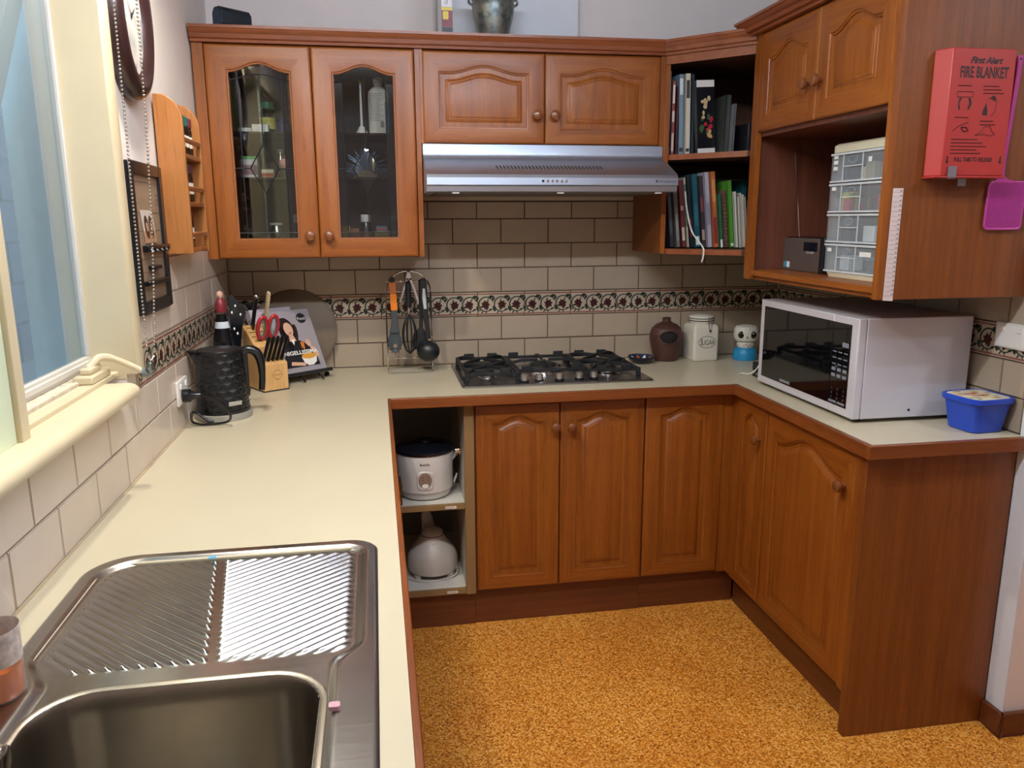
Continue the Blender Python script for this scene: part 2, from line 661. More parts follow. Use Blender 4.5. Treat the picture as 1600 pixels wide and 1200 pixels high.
# ---- wall_left (window opening y -2.95 .. -1.35, z 1.15 .. 2.2)
wl = struct('wall_left')
MB().box(-.13, -TT, -1.35, .1, 0, 2.4).box(-.13, -TT, -4.8, -2.95, 0, 2.4).box(-.13, -TT, -2.95, -1.35, 0, 1.12)\
    .box(-.13, -TT, -2.95, -1.35, 2.2, 2.4).build('plaster', PLASTER_L, wl)
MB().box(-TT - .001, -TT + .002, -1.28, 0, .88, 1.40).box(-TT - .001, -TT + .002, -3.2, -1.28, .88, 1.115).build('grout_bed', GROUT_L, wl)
ML = Matrix.Rotation(PI / 2, 4, 'Z')     # local x -> +y, local -y -> +x
Y0 = -.0244
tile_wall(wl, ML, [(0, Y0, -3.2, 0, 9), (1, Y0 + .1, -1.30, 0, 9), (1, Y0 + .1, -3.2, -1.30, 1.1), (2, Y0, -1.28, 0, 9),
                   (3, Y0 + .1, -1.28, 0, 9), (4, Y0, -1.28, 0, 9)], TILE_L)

# ---- wall_right, ends at y -1.48 and turns away to the right
wr = struct('wall_right')
MB().box(XR + TT, XR + .12, -1.48, .1, 0, 2.4).build('plaster', PLASTER, wr)
one('wall_return', MB().box(XR + .12, 4.3, -1.48, -1.36, 0, 2.4), PLASTER)
MB().box(XR + TT - .002, XR + TT + .001, -1.41, 0, .88, 1.40).build('grout_bed', GROUT, wr)
MR = Matrix.Translation((XR, 0, 0)) @ Matrix.Rotation(-PI / 2, 4, 'Z')   # local x -> -y
tile_wall(wr, MR, [(0, .02, 0, 1.41, 9), (1, .12, 0, 1.41, 9), (2, .02, 0, 1.41, 9), (3, .12, 0, 1.41, 9)], TILE)
MB().box(XR, XR + TT, -1.48, -1.414, 0, 2.4).build('corner_strip', DUCT, wr)
bbm = MB().box(XR - .016, XR - .001, -1.498, -1.415, 0, .075).box(XR - .016, 4.2, -1.498, -1.481, 0, .075)
one('baseboard_right', bbm, W_KICK, bevel=.004)

# ---- boxed-in duct above the hood, on the back wall
MB().box(.845, 1.40, -.05, TT, 2.14, 2.4).build('duct_boxing', DUCT, wb, bevel=.002)

# ================================================================== WINDOW
win = struct('window_1', 'cream painted window above the sink with insect screen and winder')
# architraves
MB().prism([(-.006, -1.352), (.018, -1.352), (.022, -1.345), (.022, -1.300), (.016, -1.285), (-.006, -1.282)], 'z', 1.15, 2.27)\
    .build('architrave', CREAM, win, bevel=.002)
MB().box(-.006, .022, -3.02, -1.282, 2.2, 2.27).build('architrave', CREAM, win, bevel=.003)
MB().box(-.006, .022, -3.02, -2.95, 1.15, 2.2).build('architrave', CREAM, win, bevel=.003)
# reveal linings
MB().box(-.125, -.004, -1.352, -1.340, 1.14, 2.2).build('reveal_lining', CREAM, win)
MB().box(-.125, -.004, -2.96, -2.948, 1.14, 2.2).build('reveal_lining', CREAM, win)
MB().box(-.125, -.004, -2.95, -1.35, 2.188, 2.202).build('reveal_lining', CREAM, win)
# sill board with a rounded nose, stepped upstand behind it
nose = [(-.13, 1.118)] + [(.030 + .022 * math.cos(a), 1.132 + .018 * math.sin(a)) for a in [(-PI / 2 + PI * i / 10) for i in range(11)]] + [(-.13, 1.150)]
MB().prism(nose, 'y', -3.05, -1.455).build('sill_board', CREAM, win)
MB().box(-.05, -.018, -2.95, -1.36, 1.149, 1.160).build('sill_step', CREAM, win, bevel=.002)
MB().box(-.085, -.05, -2.95, -1.36, 1.149, 1.168).build('sill_step', mat('flaking_paint', '#c8bda8', .7, var=.25, vscale=50), win, bevel=.002)
# mullion and the pale green stile beside it
MB().box(-.10, .004, -1.934, -1.902, 1.149, 2.19).build('mullion', CREAM, win, bevel=.002)
MB().box(-.10, -.004, -2.09, -1.9345, 1.149, 2.19).build('fixed_stile', PALEGREEN, win, bevel=.002)
MB().box(-.10, -.02, -2.93, -2.09, 1.149, 1.20).build('fixed_rail', PALEGREEN, win, bevel=.002)
MB().box(-.062, -.058, -2.93, -2.09, 1.20, 2.19).build('pane', GLASS, win)
# insect screen in an aluminium frame
SX = -.085
MB().box(SX - .008, SX + .008, -1.902, -1.342, 1.168, 1.198).box(SX - .004, SX + .012, -1.902, -1.342, 1.176, 1.190).build('screen_rail', ALU, win, bevel=.002)
MB().box(SX - .008, SX + .008, -1.362, -1.342, 1.198, 2.18).build('screen_stile', ALU, win, bevel=.002)
MB().box(SX - .008, SX + .008, -1.902, -1.885, 1.198, 2.18).build('screen_stile', ALU, win, bevel=.002)
MB().box(SX - .008, SX + .008, -1.902, -1.342, 2.16, 2.19).build('screen_rail', ALU, win, bevel=.002)
MB().box(SX - .001, SX + .001, -1.886, -1.361, 1.197, 2.161).build('insect_mesh', SCREEN, win)
# winder: body, arm and knob
wn = MB().box(-.062, -.022, -1.52, -1.40, 1.160, 1.178).box(-.054, -.030, -1.50, -1.43, 1.178, 1.192).build('winder_body', CREAM, win, bevel=.004)
MB().tube(spline([(-.045, -1.47, 1.186), (-.030, -1.445, 1.206), (-.005, -1.425, 1.200), (.03, -1.41, 1.178), (.045, -1.405, 1.166)], 5), [.009] * 10 + [.007] * 11, 10).build('winder_arm', CREAM, win)
MB().lathe([(.006, -.0), (.011, .002), (.011, .018), (.008, .022)], (.045, -1.405, 1.163), 16, 'x').build('winder_knob', mat('winder_grey', '#8f9399', .3, .6), win)

# open awning sash outside, hinged at the head
sash = MB()
a = math.radians(18)


def SW(y, d, t):   # d down the sash from the hinge, t through it
    return (-.115 - d * math.sin(a) + t * math.cos(a), y, 2.12 - d * math.cos(a) - t * math.sin(a) * -1)


for (y0, y1, d0, d1) in [(-1.365, -1.295, 0, 1.0), (-1.915, -1.867, 0, 1.0), (-1.915, -1.365, 0, .05), (-1.915, -1.365, .94, 1.0)]:
    L = [[SW(y0, d, t) for d, t in ((d0, -.018), (d1, -.018), (d1, .018), (d0, .018))], [SW(y1, d, t) for d, t in ((d0, -.018), (d1, -.018), (d1, .018), (d0, .018))]]
    sash.loops(L)
sash.build('awning_sash', mat('sash_paint', '#b9bfae', .5), win)
gp = MB().loops([[SW(-1.87, d, t) for d, t in ((.04, -.002), (.95, -.002), (.95, .002), (.04, .002))], [SW(-1.366, d, t) for d, t in ((.04, -.002), (.95, -.002), (.95, .002), (.04, .002))]])
gp.build('sash_pane', GLASS, win)

# ---- outside: painted reveal beside the window and the neighbour's block wall
one('wall_outside_reveal', MB().box(-.245, -.132, -1.22, .2, .4, 2.6).box(-.245, -.132, -1.232, -1.22, .4, 2.6), mat('pale_blue_render', '#b4d6de', .7, var=.06, vscale=30))
wn2 = struct('wall_outside')
MB().box(-1.30, -1.205, -2.6, 2.6, 0, 3.2).build('mortar', mat('mortar_grey', '#6c7076', .9), wn2)
blk = MB().box(0, .014, 0, .39, 0, .19).build('block', mat('grey_block', '#565b62', .9, var=.15, vscale=25), wn2, world=False, bevel=.004)
first = True
for r_ in range(4, 15):
    for k in range(9):
        loc = (-1.207, -1.0 + k * .4 + (.2 if r_ % 2 else 0), r_ * .2)
        if first:
            blk.location = loc; first = False
        else:
            copy_part(blk, wn2, loc)
one('ground_outside', MB().box(-1.3, -.13, -4, 3, -.05, 0), mat('paving_grey', '#6d6d6b', .9))

# ================================================================== LAMP FITTINGS (overhead, out of the picture)
for i, (n, loc, e, c, r) in enumerate(LAMPS):
    lf = thing('downlight', ['white recessed downlight in the ceiling over the long bench', 'white recessed downlight in the ceiling above the sink', 'nearer recessed downlight in the ceiling right of the kitchen', 'farther recessed downlight in the ceiling right of the kitchen'][i], 'downlight', (loc[0], loc[1], 2.40))
    MB().lathe([(.055, 0), (.055, -.006), (.045, -.008), (.040, -.004), (.040, 0)], (0, 0, 0), 28, cap0=False, cap1=False).build('trim_ring', WHITE, lf, world=False)
    MB().disc((0, 0, -.001), .041, 'z').build('lens', mat('downlight_lens', '#fff0d8', .5, emit=2.0), lf, world=False)
for loc, lx, e in BATTENS:
    lf = thing('batten_lamp', 'long white fluorescent batten on the ceiling behind the viewer', 'lamp', (loc[0], loc[1], 2.40))
    MB().box(-lx / 2 - .03, lx / 2 + .03, -.025, .025, -.022, 0).build('housing', WHITE, lf, world=False, bevel=.005)
    MB().lathe([(.013, -lx / 2), (.013, lx / 2)], (0, 0, -.055), 12, 'x').build('tube', mat('batten_tube', (.76, .86, 1.0), .5, emit=e), lf, world=False)
    for sg in (-1, 1):
        MB().box(sg * lx / 2 - .008, sg * lx / 2 + .008, -.014, .014, -.070, -.020).build('lamp_holder', WHITE, lf, world=False)

# ================================================================== CABINET DOORS
def T_back(x0, yf):          # faces -y : u to the right
    return lambda u, d, z: (x0 + u, yf + d, z)


def T_right(y0, xf):         # faces -x : u towards the viewer
    return lambda u, d, z: (xf + d, y0 - u, z)


def T_left(y0, xf):          # faces +x : u away from the viewer
    return lambda u, d, z: (xf - d, y0 + u, z)


def contour(w, z0, z1, o, d, sl, sr, br, tr, A, N=26, flat=.84):
    """opening of a door, o further in than the frame's inner edge"""
    xl, xr, zb = sl + o, w - sr - o, z0 + br + o
    P = [(xl, d, zb), (xr, d, zb)]
    c = (sl + w - sr) / 2; hw = (w - sr - sl) / 2
    for i in range(N + 1):
        x = xr + (xl - xr) * i / N
        u = abs((x - c) / hw) / flat
        b = .5 * (1 + math.cos(PI * u)) if u < 1 else 0
        P.append((x, d, z1 - tr + A * b - o))
    return P


def outer(w, z0, z1, o, d, sl, sr, N=26):
    P = [(o, d, z0 + o), (w - o, d, z0 + o)]
    for i in range(N + 1):
        t = i / N
        P.append((w - o + (2 * o - w) * t, d, z1 - o))
    return P


def door(parent, T, w, z0, z1, A=.028, sl=.055, sr=.055, br=.047, tr=.066, knob=None, name='door', glass=False, ax='x', knobpart='knob', flat=.84):
    hz = W_X if ax == 'x' else W_Y
    fr = MB(T)
    N = 26
    L = [outer(w, z0, z1, 0, .018, sl, sr), outer(w, z0, z1, 0, .004, sl, sr), outer(w, z0, z1, .004, .0005, sl, sr), outer(w, z0, z1, .007, 0, sl, sr)]
    ins = [(0, 0), (.003, .0005), (.0045, .0035), (.010, .0045), (.0105, .0085), (.0105, .0135)]
    L += [contour(w, z0, z1, o, d, sl, sr, br, tr, A, flat=flat) for o, d in ins]
    fr.loops(L, cap0=not glass, cap1=False)
    n = len(L[0])
    # rails run along the door, stiles run up it
    for k in range(len(L) - 1):
        for i in range(n):
            fi = k * n + i
            if fi < len(fr.fm): fr.fm[fi] = 1 if (i == 0 or 2 <= i < n - 1) else 0
    fo = fr.build(name, [W_Z, hz], parent, smooth=40)
    if not glass:
        pn = MB(T)
        prof = [(.0065, .012), (.0065, .0088), (.027, .0088), (.029, .0070), (.034, .0060), (.0365, .0036), (.0405, .0034), (.043, .0016), (.047, .0010)]
        pn.loops([contour(w, z0, z1, o, d, sl, sr, br, tr, A, flat=flat) for o, d in prof], cap0=False)
        pn.build('panel', [W_Z], fo, smooth=40)
    if knob:
        u, z = knob
        kb = MB(T)
        pr = [(.006, .001), (.0065, -.012), (.010, -.015), (.0165, -.019), (.0180, -.025), (.0165, -.031), (.011, -.0345), (.004, -.0355)]
        L = [[(u + r * math.cos(2 * PI * i / 20), d, z + r * math.sin(2 * PI * i / 20)) for i in range(20)] for r, d in pr]
        kb.loops(L).build(knobpart, KNOB, fo)
    return fo


# ================================================================== BASE CABINETS, BACK RUN
YB = -.585     # door fronts
# open unit
ob = thing('open_shelf_unit', 'doorless base unit in the bench corner with two white shelves', 'cabinet', (.75, -.3, 0))
MEL = mat('white_melamine', '#cfc9bd', .45, var=.05, vscale=12)
MELD = mat('melamine_edge', '#8a6b42', .6)
MB().box(.864, .882, -.565, -.02, .135, .862).build('side_panel', MEL, ob)
MB().box(.864, .8995, -.583, -.5665, .135, .862).build('front_edge', MELD, ob, bevel=.001)
MB().box(.40, .418, -.565, -.02, .135, .862).build('side_panel', MEL, ob)
MB().box(.418, .864, -.030, -.02, .135, .862).build('back_panel', mat('melamine_back', '#8d857a', .6), ob)
for zs in (.140, .472):
    sh = MB().box(.418, .864, -.562, -.03, zs, zs + .016).build('shelf', MEL, ob)
    MB().box(.60, .864, -.580, -.562, zs - .002, zs + .016).build('shelf_edge', MELD, sh)
    st = MB()
    st.rquad(.792, .832, zs + .002, zs + .012, -.5805)
    st.m = 1
    st.text('RICE COOKER'[:9] if zs > .3 else 'JUICE UNIT', .0066, .794, zs + .0045, -.5808, sx=.9)
    st.build('paper_label', [PAPER, BLACKM], sh, smooth=0)
MB().box(.418, .864, -.04, -.02, .84, .862).build('rail', MEL, ob)
hg = MB().box(.852, .864, -.50, -.47, .655, .675).lathe([(.010, 0), (.010, -.012)], (.852, -.485, .665), 12, 'x').build('hinge_plate', CHROME, ob)

# double door unit
bc = thing('base_cabinet', 'two-door oak base cabinet below the gas cooktop', 'cabinet', (1.22, -.3, 0))
MB().box(.9005, 1.535, -.566, -.02, .14, .860).build('carcass', W_IN, bc)
door(bc, T_back(.906, YB), .306, .147, .855, knob=(.288, .765))
door(bc, T_back(1.216, YB), .318, .147, .855, knob=(.037, .763))
MB().box(.9005, 1.540, -.552, -.535, 0, .138).build('kickboard', W_KICK, bc)
MB().box(.40, .8995, -.556, -.539, 0, .138).build('kickboard', W_KICK, ob)
# corner unit with a fixed door
cc = thing('corner_base_cabinet', 'narrow oak base cabinet with a fixed door in the inner corner', 'cabinet', (1.7, -.3, 0))
MB().box(1.537, 1.890, -.566, -.02, .14, .860).build('carcass', W_IN, cc)
door(cc, T_back(1.540, YB + .002), .306, .147, .857)
MB().box(1.847, 1.886, YB + .010, -.566, .14, .858).build('corner_post', W_Z, cc)
MB().box(1.886, 1.903, -.611, -.566, .14, .858).build('corner_post', W_Z, cc)
MB().box(1.542, 1.93, -.548, -.531, 0, .138).build('kickboard', W_KICK, cc)

# ================================================================== BASE CABINET, RIGHT RUN
XF = 1.884
rc = thing('base_cabinet', 'two-door oak base cabinet with plain end panel below the microwave', 'cabinet', (2.1, -1.0, 0))
MB().box(1.903, XR - .004, -1.385, -.612, .14, .860).build('carcass', W_IN, rc)
door(rc, T_right(-.612, XF), .226, .135, .857, A=.030, sl=.048, sr=.048, knob=(.186, .737), ax='y')
door(rc, T_right(-.845, XF), .512, .135, .857, A=.052, sl=.058, sr=.058, br=.052, tr=.090, knob=(.470, .745), ax='y', flat=.92)
MB().box(1.880, XR - .003, -1.413, -1.386, 0.0, .862).build('end_panel', W_END, rc, bevel=.001)
MB().box(1.880, 1.903, -1.386, -1.362, .135, .862).build('filler_strip', W_Z, rc)
MB().box(1.932, 1.948, -1.386, -.56, 0, .138).build('kickboard', wood('kick_veneer_y', '#562810', '#643216', '#703c1c', 'y', .45), rc)

# ================================================================== BASE CABINETS, LEFT RUN (seen edge on)
lc = thing('base_cabinet', 'oak base cabinet run under the sink bench, seen edge on', 'cabinet', (.3, -2, 0))
MB().box(.02, .38, -3.15, -.64, .14, .70).build('carcass', W_IN, lc)
MB().box(.38, .565, -3.15, -.64, .14, .70).build('front_carcass', W_IN, lc)
for i in range(5):
    door(lc, T_left(-3.14 + i * .5, .586), .495, .147, .857, knob=(.465 if i % 2 else .03, .73), ax='y')
MB().box(.535, .550, -3.15, -.64, 0, .138).build('kickboard', W_KICK, lc)

# ================================================================== BENCHTOP
ct = thing('benchtop', 'cream laminate u-shaped benchtop with timber edging', 'countertop', (.3, -.3, .868))
Z0, Z1 = .868, .900
left = MB()
HX0, HX1, HY0, HY1 = .085, .540, -2.70, -1.87       # sink cut-out
for q in [(.001, HX0, -3.2, -.616), (HX1, .600, -3.2, -.616), (HX0, HX1, HY1, -.616), (HX0, HX1, -3.2, HY0)]:
    left.box(q[0], q[1], q[2], q[3], Z0, Z1)
left.build('laminate_top', LAMINATE, ct)
MB().box(.001, XR - .003, -.6145, -.001, Z0, Z1).build('laminate_top', LAMINATE, ct)
MB().box(1.878, XR - .003, -1.430, -.6150, Z0, Z1).build('laminate_top', LAMINATE, ct)
MB().box(.600, .611, -3.2, -.6145, Z0 - .004, Z1 + .0005).build('timber_edging', W_EDGE_Y, ct, bevel=.002)
MB().box(.600, 1.878, -.629, -.6145, Z0 - .004, Z1 + .0005).build('timber_edging', W_EDGE_X, ct, bevel=.002)
MB().box(1.860, 1.878, -1.4300, -.615, Z0 - .006, Z1 + .0005).build('timber_edging', W_EDGE_Y, ct, bevel=.002)
MB().box(1.860, XR - .003, -1.446, -1.4302, Z0 - .006, Z1 + .0005).build('timber_edging', W_EDGE_X, ct, bevel=.002)
MB().tube([(.002, -3.2, .9), (.002, -.002, .9)], .0035, 6).build('silicone_bead', mat('silicone', '#b5a284', .5), ct)

# ================================================================== OVERHEAD CABINETS
def cornice_profile(z0, h, p):
    """(outward, z) pairs of a stepped moulding"""
    return [(0, z0), (p * .30, z0), (p * .34, z0 + h * .16), (p * .55, z0 + h * .24), (p * .62, z0 + h * .50), (p * .86, z0 + h * .66), (p * .92, z0 + h * .78), (p, z0 + h * .82), (p, z0 + h), (-.04, z0 + h), (-.04, z0)]


YD = -.345
CZ = 2.082
gc = thing('glass_cabinet', 'oak overhead cabinet with two leadlight glass doors', 'cabinet', (.38, -.16, 1.366))
b = .016
MB().box(.002, .018, -.327, -.004, 1.366, CZ).build('side_panel', W_IN, gc)
MB().box(.739, .756, -.327, -.004, 1.366, CZ).build('side_panel', W_Z, gc)
MB().box(.018, .739, -.327, -.004, 1.366, 1.384).build('bottom_panel', W_IN, gc)
MB().box(.018, .739, -.327, -.004, CZ - .016, CZ).build('top_panel', W_IN, gc)
MB().box(.018, .739, -.010, -.004, 1.384, CZ - .016).build('back_panel', mat('dark_back', '#3a2a22', .6), gc)
GSH = glass_mat('shelf_glass', '#a9b8b2', .04, .04)
MB().box(.019, .738, -.30, -.012, 1.642, 1.648).build('glass_shelf', GSH, gc)
MB().box(.019, .738, -.30, -.012, 1.797, 1.803).build('glass_shelf', GSH, gc)
MB().box(.001, .0365, YD + .002, -.327, 1.366, CZ).build('filler_strip', W_Z, gc, bevel=.001)
MB().box(.7385, .757, YD + .002, -.327, 1.366, CZ).build('filler_strip', W_Z, gc, bevel=.001)
LEAD = mat('lead_came', '#34373c', .4, .7)
for i, (x0, wd) in enumerate(((.039, .345), (.387, .349))):
    T = T_back(x0, YD)
    z0, z1 = 1.369, 2.079
    d = door(gc, T, wd, z0, z1, A=.027, sl=.063, sr=.063, br=.058, tr=.078, glass=True, knob=((wd - .030, 1.445) if i == 0 else (.033, 1.445)), flat=.9)
    sl, sr = .066, wd - .066
    zb, zt = z0 + .060, z1 - .080
    cx = (sl + sr) / 2; dw, dh = .048, .082; cz = 1.676
    c0, c1 = sl + .034, sr - .034
    ztb = zt - .035
    # panes: clear middle and diamond, rippled margins
    pane = MB(T)
    pane.prism([(sl - .002, zb - .002), (sr + .002, zb - .002)] + [(p[0], p[2]) for p in contour(wd, z0, z1, -.001, 0, .063, .063, .058, .078, .027, flat=.9)[2:]], 'y', .008, .011)
    pane.build('pane', GLASS, d)
    mg = MB(T)
    mg.box(sl, c0, .0112, .0126, zb, ztb).box(c1, sr, .0112, .0126, zb, ztb).box(c0, c1, .0112, .0126, zb, zb + .027)
    mg.build('rippled_pane', RIPPLE, d)
    dm = MB(T)
    q = [(cx, cz - dh), (cx + dw, cz), (cx, cz + dh), (cx - dw, cz)]
    q2 = [(cx + (a_ - cx) * .74, cz + (b_ - cz) * .74) for a_, b_ in q]
    dm.loops([[(p[0], .0075, p[1]) for p in q], [(p[0], .0040, p[1]) for p in q2]], cap0=False)
    dm.build('bevelled_diamond', GLASS, d)
    cm = MB(T)
    R = .0022
    arch = [(sl + (sr - sl) * k / 14, .0065, ztb + .022 * math.sin(PI * k / 14) ** 1.5) for k in range(15)]
    for pts in [arch, [(c0, .0065, zb), (c0, .0065, zt + .004)], [(c1, .0065, zb), (c1, .0065, zt + .004)], [(sl, .0065, zb + .027), (sr, .0065, zb + .027)],
                [(sl, .0065, cz), (cx - dw, .0065, cz)], [(cx + dw, .0065, cz), (sr, .0065, cz)], [(cx, .0065, zb + .027), (cx, .0065, cz - dh)], [(cx, .0065, cz + dh), (cx, .0065, ztb + .024)]]:
        cm.tube(pts, R, 6)
    cm.tube([(p[0], .0065, p[1]) for p in q], R * 1.3, 6, closed=True)
    cm.build('lead_came', LEAD, d)

hc = thing('overhead_cabinet', 'oak overhead cabinet with two raised panel doors above the range hood', 'cabinet', (1.2, -.16, 1.765))
MB().box(.758, 1.658, -.327, -.004, 1.766, CZ).build('carcass', W_IN, hc)
door(hc, T_back(.766, YD), .438, 1.768, 2.078, A=.024, sl=.053, sr=.055, br=.045, tr=.066, knob=(.407, 1.866), flat=.75)
door(hc, T_back(1.207, YD), .433, 1.768, 2.078, A=.024, sl=.053, sr=.053, br=.045, tr=.066, knob=(.032, 1.866), flat=.75)
MB().box(.7572, .7655, YD + .002, -.327, 1.766, CZ).build('filler_strip', W_Z, hc)
MB().box(1.641, 1.659, YD + .002, -.327, 1.766, CZ).build('filler_strip', W_Z, hc)
prof = cornice_profile(CZ, .050, .034)
def cornice_run(parent, path, prof, mt):
    """path: points of the cabinet face line; outward is to the right of travel, mitred"""
    P = [Vector((p[0], p[1], 0)) for p in path]
    L = []
    for i, p in enumerate(P):
        ds = []
        if i > 0: ds.append((P[i] - P[i - 1]).normalized())
        if i < len(P) - 1: ds.append((P[i + 1] - P[i]).normalized())
        ns = [Vector((d.y, -d.x, 0)) for d in ds]
        n = sum(ns, Vector((0, 0, 0)))
        n = n / n.length / max(.3, (n.normalized().dot(ns[0])))
        L.append([tuple(p + n * o + Vector((0, 0, z))) for o, z in prof])
    return MB().loops(L).build('cornice', mt, parent, smooth=30)
cornice_run(gc, [(.001, YD), (.757, YD)], prof, W_CORN_X)
cornice_run(hc, [(.757, YD), (1.660, YD)], prof, W_CORN_X)

# corner bookcase
bk = thing('corner_bookcase', 'open oak corner shelf unit full of cookbooks', 'bookcase', (1.95, -.2, 1.366))
PA, PB = (1.660, -.345), (1.897, -.582)
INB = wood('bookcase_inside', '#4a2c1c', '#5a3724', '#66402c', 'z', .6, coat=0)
MB().box(1.660, 1.676, -.338, -.004, 1.366, CZ).build('side_panel', W_END, bk)
MB().box(1.660, 1.678, -.346, -.336, 1.366, CZ).build('front_stile', W_Z, bk, bevel=.001)
MB().box(1.896, XR - .002, -.600, -.584, 1.287, CZ).build('side_panel', INB, bk)
MB().box(1.893, 1.903, -.602, -.582, 1.287, CZ).build('front_stile', W_Z, bk)
foot = [(1.676, -.006), (1.676, -.334), (1.893, -.560), (1.893, -.584), (XR - .01, -.584), (XR - .01, -.006)]
shl = [(1.676, -.006), (1.676, -.336), (1.893, -.553), (1.897, -.584), (XR - .01, -.584), (XR - .01, -.006)]
for zs, nm in ((1.366, 'bottom_panel'), (1.715, 'shelf'), (CZ - .016, 'top_panel')):
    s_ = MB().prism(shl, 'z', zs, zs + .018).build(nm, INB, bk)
    ed = MB()
    ed.prism([(1.676, -.336), (1.681, -.344), (1.898, -.561), (1.893, -.553)], 'z', zs - .001, zs + .019)
    ed.build('shelf_edge', W_CORN_X, s_)
MB().box(1.676, XR - .004, -.012, -.005, 1.384, CZ - .016).build('back_panel', INB, bk)
MB().box(XR - .012, XR - .004, -.584, -.012, 1.384, CZ - .016).build('back_panel', INB, bk)
MB().prism([(1.664, -.341), (1.660, -.347), (1.896, -.583), (1.901, -.577)], 'z', CZ - .030, CZ).build('top_rail', W_CORN_X, bk)
cornice_run(bk, [(1.660, -.3465), (1.899, -.5855)], prof, W_CORN_X)

# right overhead cabinet with the open niche
XO = 1.885
oc = thing('overhead_cabinet', 'deep oak overhead cabinet with two doors over an open niche', 'cabinet', (2.1, -1.0, 1.287))
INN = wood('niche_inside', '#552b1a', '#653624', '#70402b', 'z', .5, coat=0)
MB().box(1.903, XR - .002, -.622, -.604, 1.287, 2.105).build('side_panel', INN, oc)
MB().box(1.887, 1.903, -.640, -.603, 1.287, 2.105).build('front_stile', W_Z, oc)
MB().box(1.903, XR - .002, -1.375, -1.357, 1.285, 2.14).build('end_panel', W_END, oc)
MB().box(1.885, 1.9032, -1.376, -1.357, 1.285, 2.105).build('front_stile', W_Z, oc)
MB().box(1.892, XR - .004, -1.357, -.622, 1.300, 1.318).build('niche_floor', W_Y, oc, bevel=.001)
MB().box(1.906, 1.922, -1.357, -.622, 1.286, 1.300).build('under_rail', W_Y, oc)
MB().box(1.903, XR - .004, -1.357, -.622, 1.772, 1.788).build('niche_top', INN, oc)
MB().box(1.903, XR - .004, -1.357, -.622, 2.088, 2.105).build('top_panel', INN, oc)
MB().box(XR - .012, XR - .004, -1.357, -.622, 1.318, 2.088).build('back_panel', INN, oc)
door(oc, T_right(-.642, XO), .357, 1.787, 2.103, A=.036, sl=.052, sr=.052, br=.048, tr=.085, knob=(.325, 1.894), ax='y', flat=.85)
door(oc, T_right(-1.002, XO), .356, 1.787, 2.103, A=.036, sl=.052, sr=.052, br=.048, tr=.085, knob=(.030, 1.894), ax='y', flat=.85)
prof2 = cornice_profile(2.105, .046, .058)
cornice_run(oc, [(XR - .01, -.601), (1.885, -.601), (1.885, -1.376), (XR - .01, -1.376)], prof2, W_CORN_Y)

# ================================================================== SINK
sk = thing('kitchen_sink', 'stainless steel inset sink with a ribbed herringbone drainer', 'sink', (.31, -2.2, .9))


def sd_rr(x, y, x0, x1, y0, y1, r):
    cx, cy = (x0 + x1) / 2, (y0 + y1) / 2
    qx, qy = abs(x - cx) - (x1 - x0) / 2 + r, abs(y - cy) - (y1 - y0) / 2 + r
    return math.hypot(max(qx, 0), max(qy, 0)) + min(max(qx, qy), 0) - r


def sst(a_, b_, x):
    t = min(1, max(0, (x - a_) / (b_ - a_))); return t * t * (3 - 2 * t)


SX0, SX1, SY0, SY1 = .056, .561, -2.72, -1.835


def sink_outline(x, y):
    return sd_rr(x, y, SX0, SX1, SY0, SY1, .085 if x < .3 else .055)


def sink_h(x, y):
    s = -sink_outline(x, y)
    z = .0040 * sst(-.004, .006, s)
    d1 = sd_rr(x, y, SX0 + .024, SX1 - .024, -2.245, SY1 - .024, .075 if x < .3 else .04)
    d2 = sd_rr(x, y, .118, .503, -2.69, -2.10, .06)
    k = .035
    h = max(0, min(1, .5 + .5 * (d2 - d1) / k))
    dd = d2 * (1 - h) + d1 * h - k * h * (1 - h)
    z -= .0075 * sst(.006, -.012, dd)
    # ribs
    xc = .286 + (.33 - .286) * (-1.909 - y) / .314
    m_ = sst(-.016, -.026, d1) * sst(-2.232, -2.222, y) * sst(.006, .012, abs(x - xc))
    if m_ > 0:
        ph = (y + x * .96) / .0208 if x < xc else (y - x * .77) / .0185
        c = math.cos(2 * PI * ph)
        z += m_ * .0050 * (max(0, c + .25) / 1.25) ** 1.1
    return .900 + z


BX0, BX1, BY0, BY1, BR = .130, .487, -2.640, -2.272, .075
NX, NY = 250, 440
gx = [SX0 - .001 + (SX1 - SX0 + .002) * i / NX for i in range(NX + 1)]
gy = [SY1 + .001 + (SY0 - SY1 - .002) * j / NY for j in range(NY + 1)]
idx = {}
vs, fs = [], []
ok = [[sink_outline(x, y) < .0 for x in gx] for y in gy]
inb = [[sd_rr(x, y, BX0, BX1, BY0, BY1, BR) < -.001 for x in gx] for y in gy]


def snap(x, y):
    """pull grid points just outside onto the outline"""
    for _ in range(3):
        d = sink_outline(x, y)
        if d <= 0: break
        e = .0005
        nx = (sink_outline(x + e, y) - d) / e; ny = (sink_outline(x, y + e) - d) / e
        l2 = max(.2, nx * nx + ny * ny)
        x -= d * nx / l2; y -= d * ny / l2
    return x, y


for j in range(NY):
    for i in range(NX):
        q = [(j, i), (j + 1, i), (j + 1, i + 1), (j, i + 1)]
        if not any(ok[a_][b_] for a_, b_ in q) or all(inb[a_][b_] for a_, b_ in q): continue
        f = []
        for a_, b_ in q:
            if (a_, b_) not in idx:
                x, y = snap(gx[b_], gy[a_])
                idx[(a_, b_)] = len(vs); vs.append((x, y, sink_h(x, y)))
            f.append(idx[(a_, b_)])
        fs.append(f)
smb = MB(); smb.add(vs, fs)
smb.build('drainer_top', SINKS, sk, smooth=60, weld=False)
bw = MB()
zt = .8972


def bl(o, z, r=None):
    return [(x, y, z) for x, y in rrect(BX0 - o, BX1 + o, BY0 - o, BY1 + o, max(.02, BR + o if r is None else r), 8)]


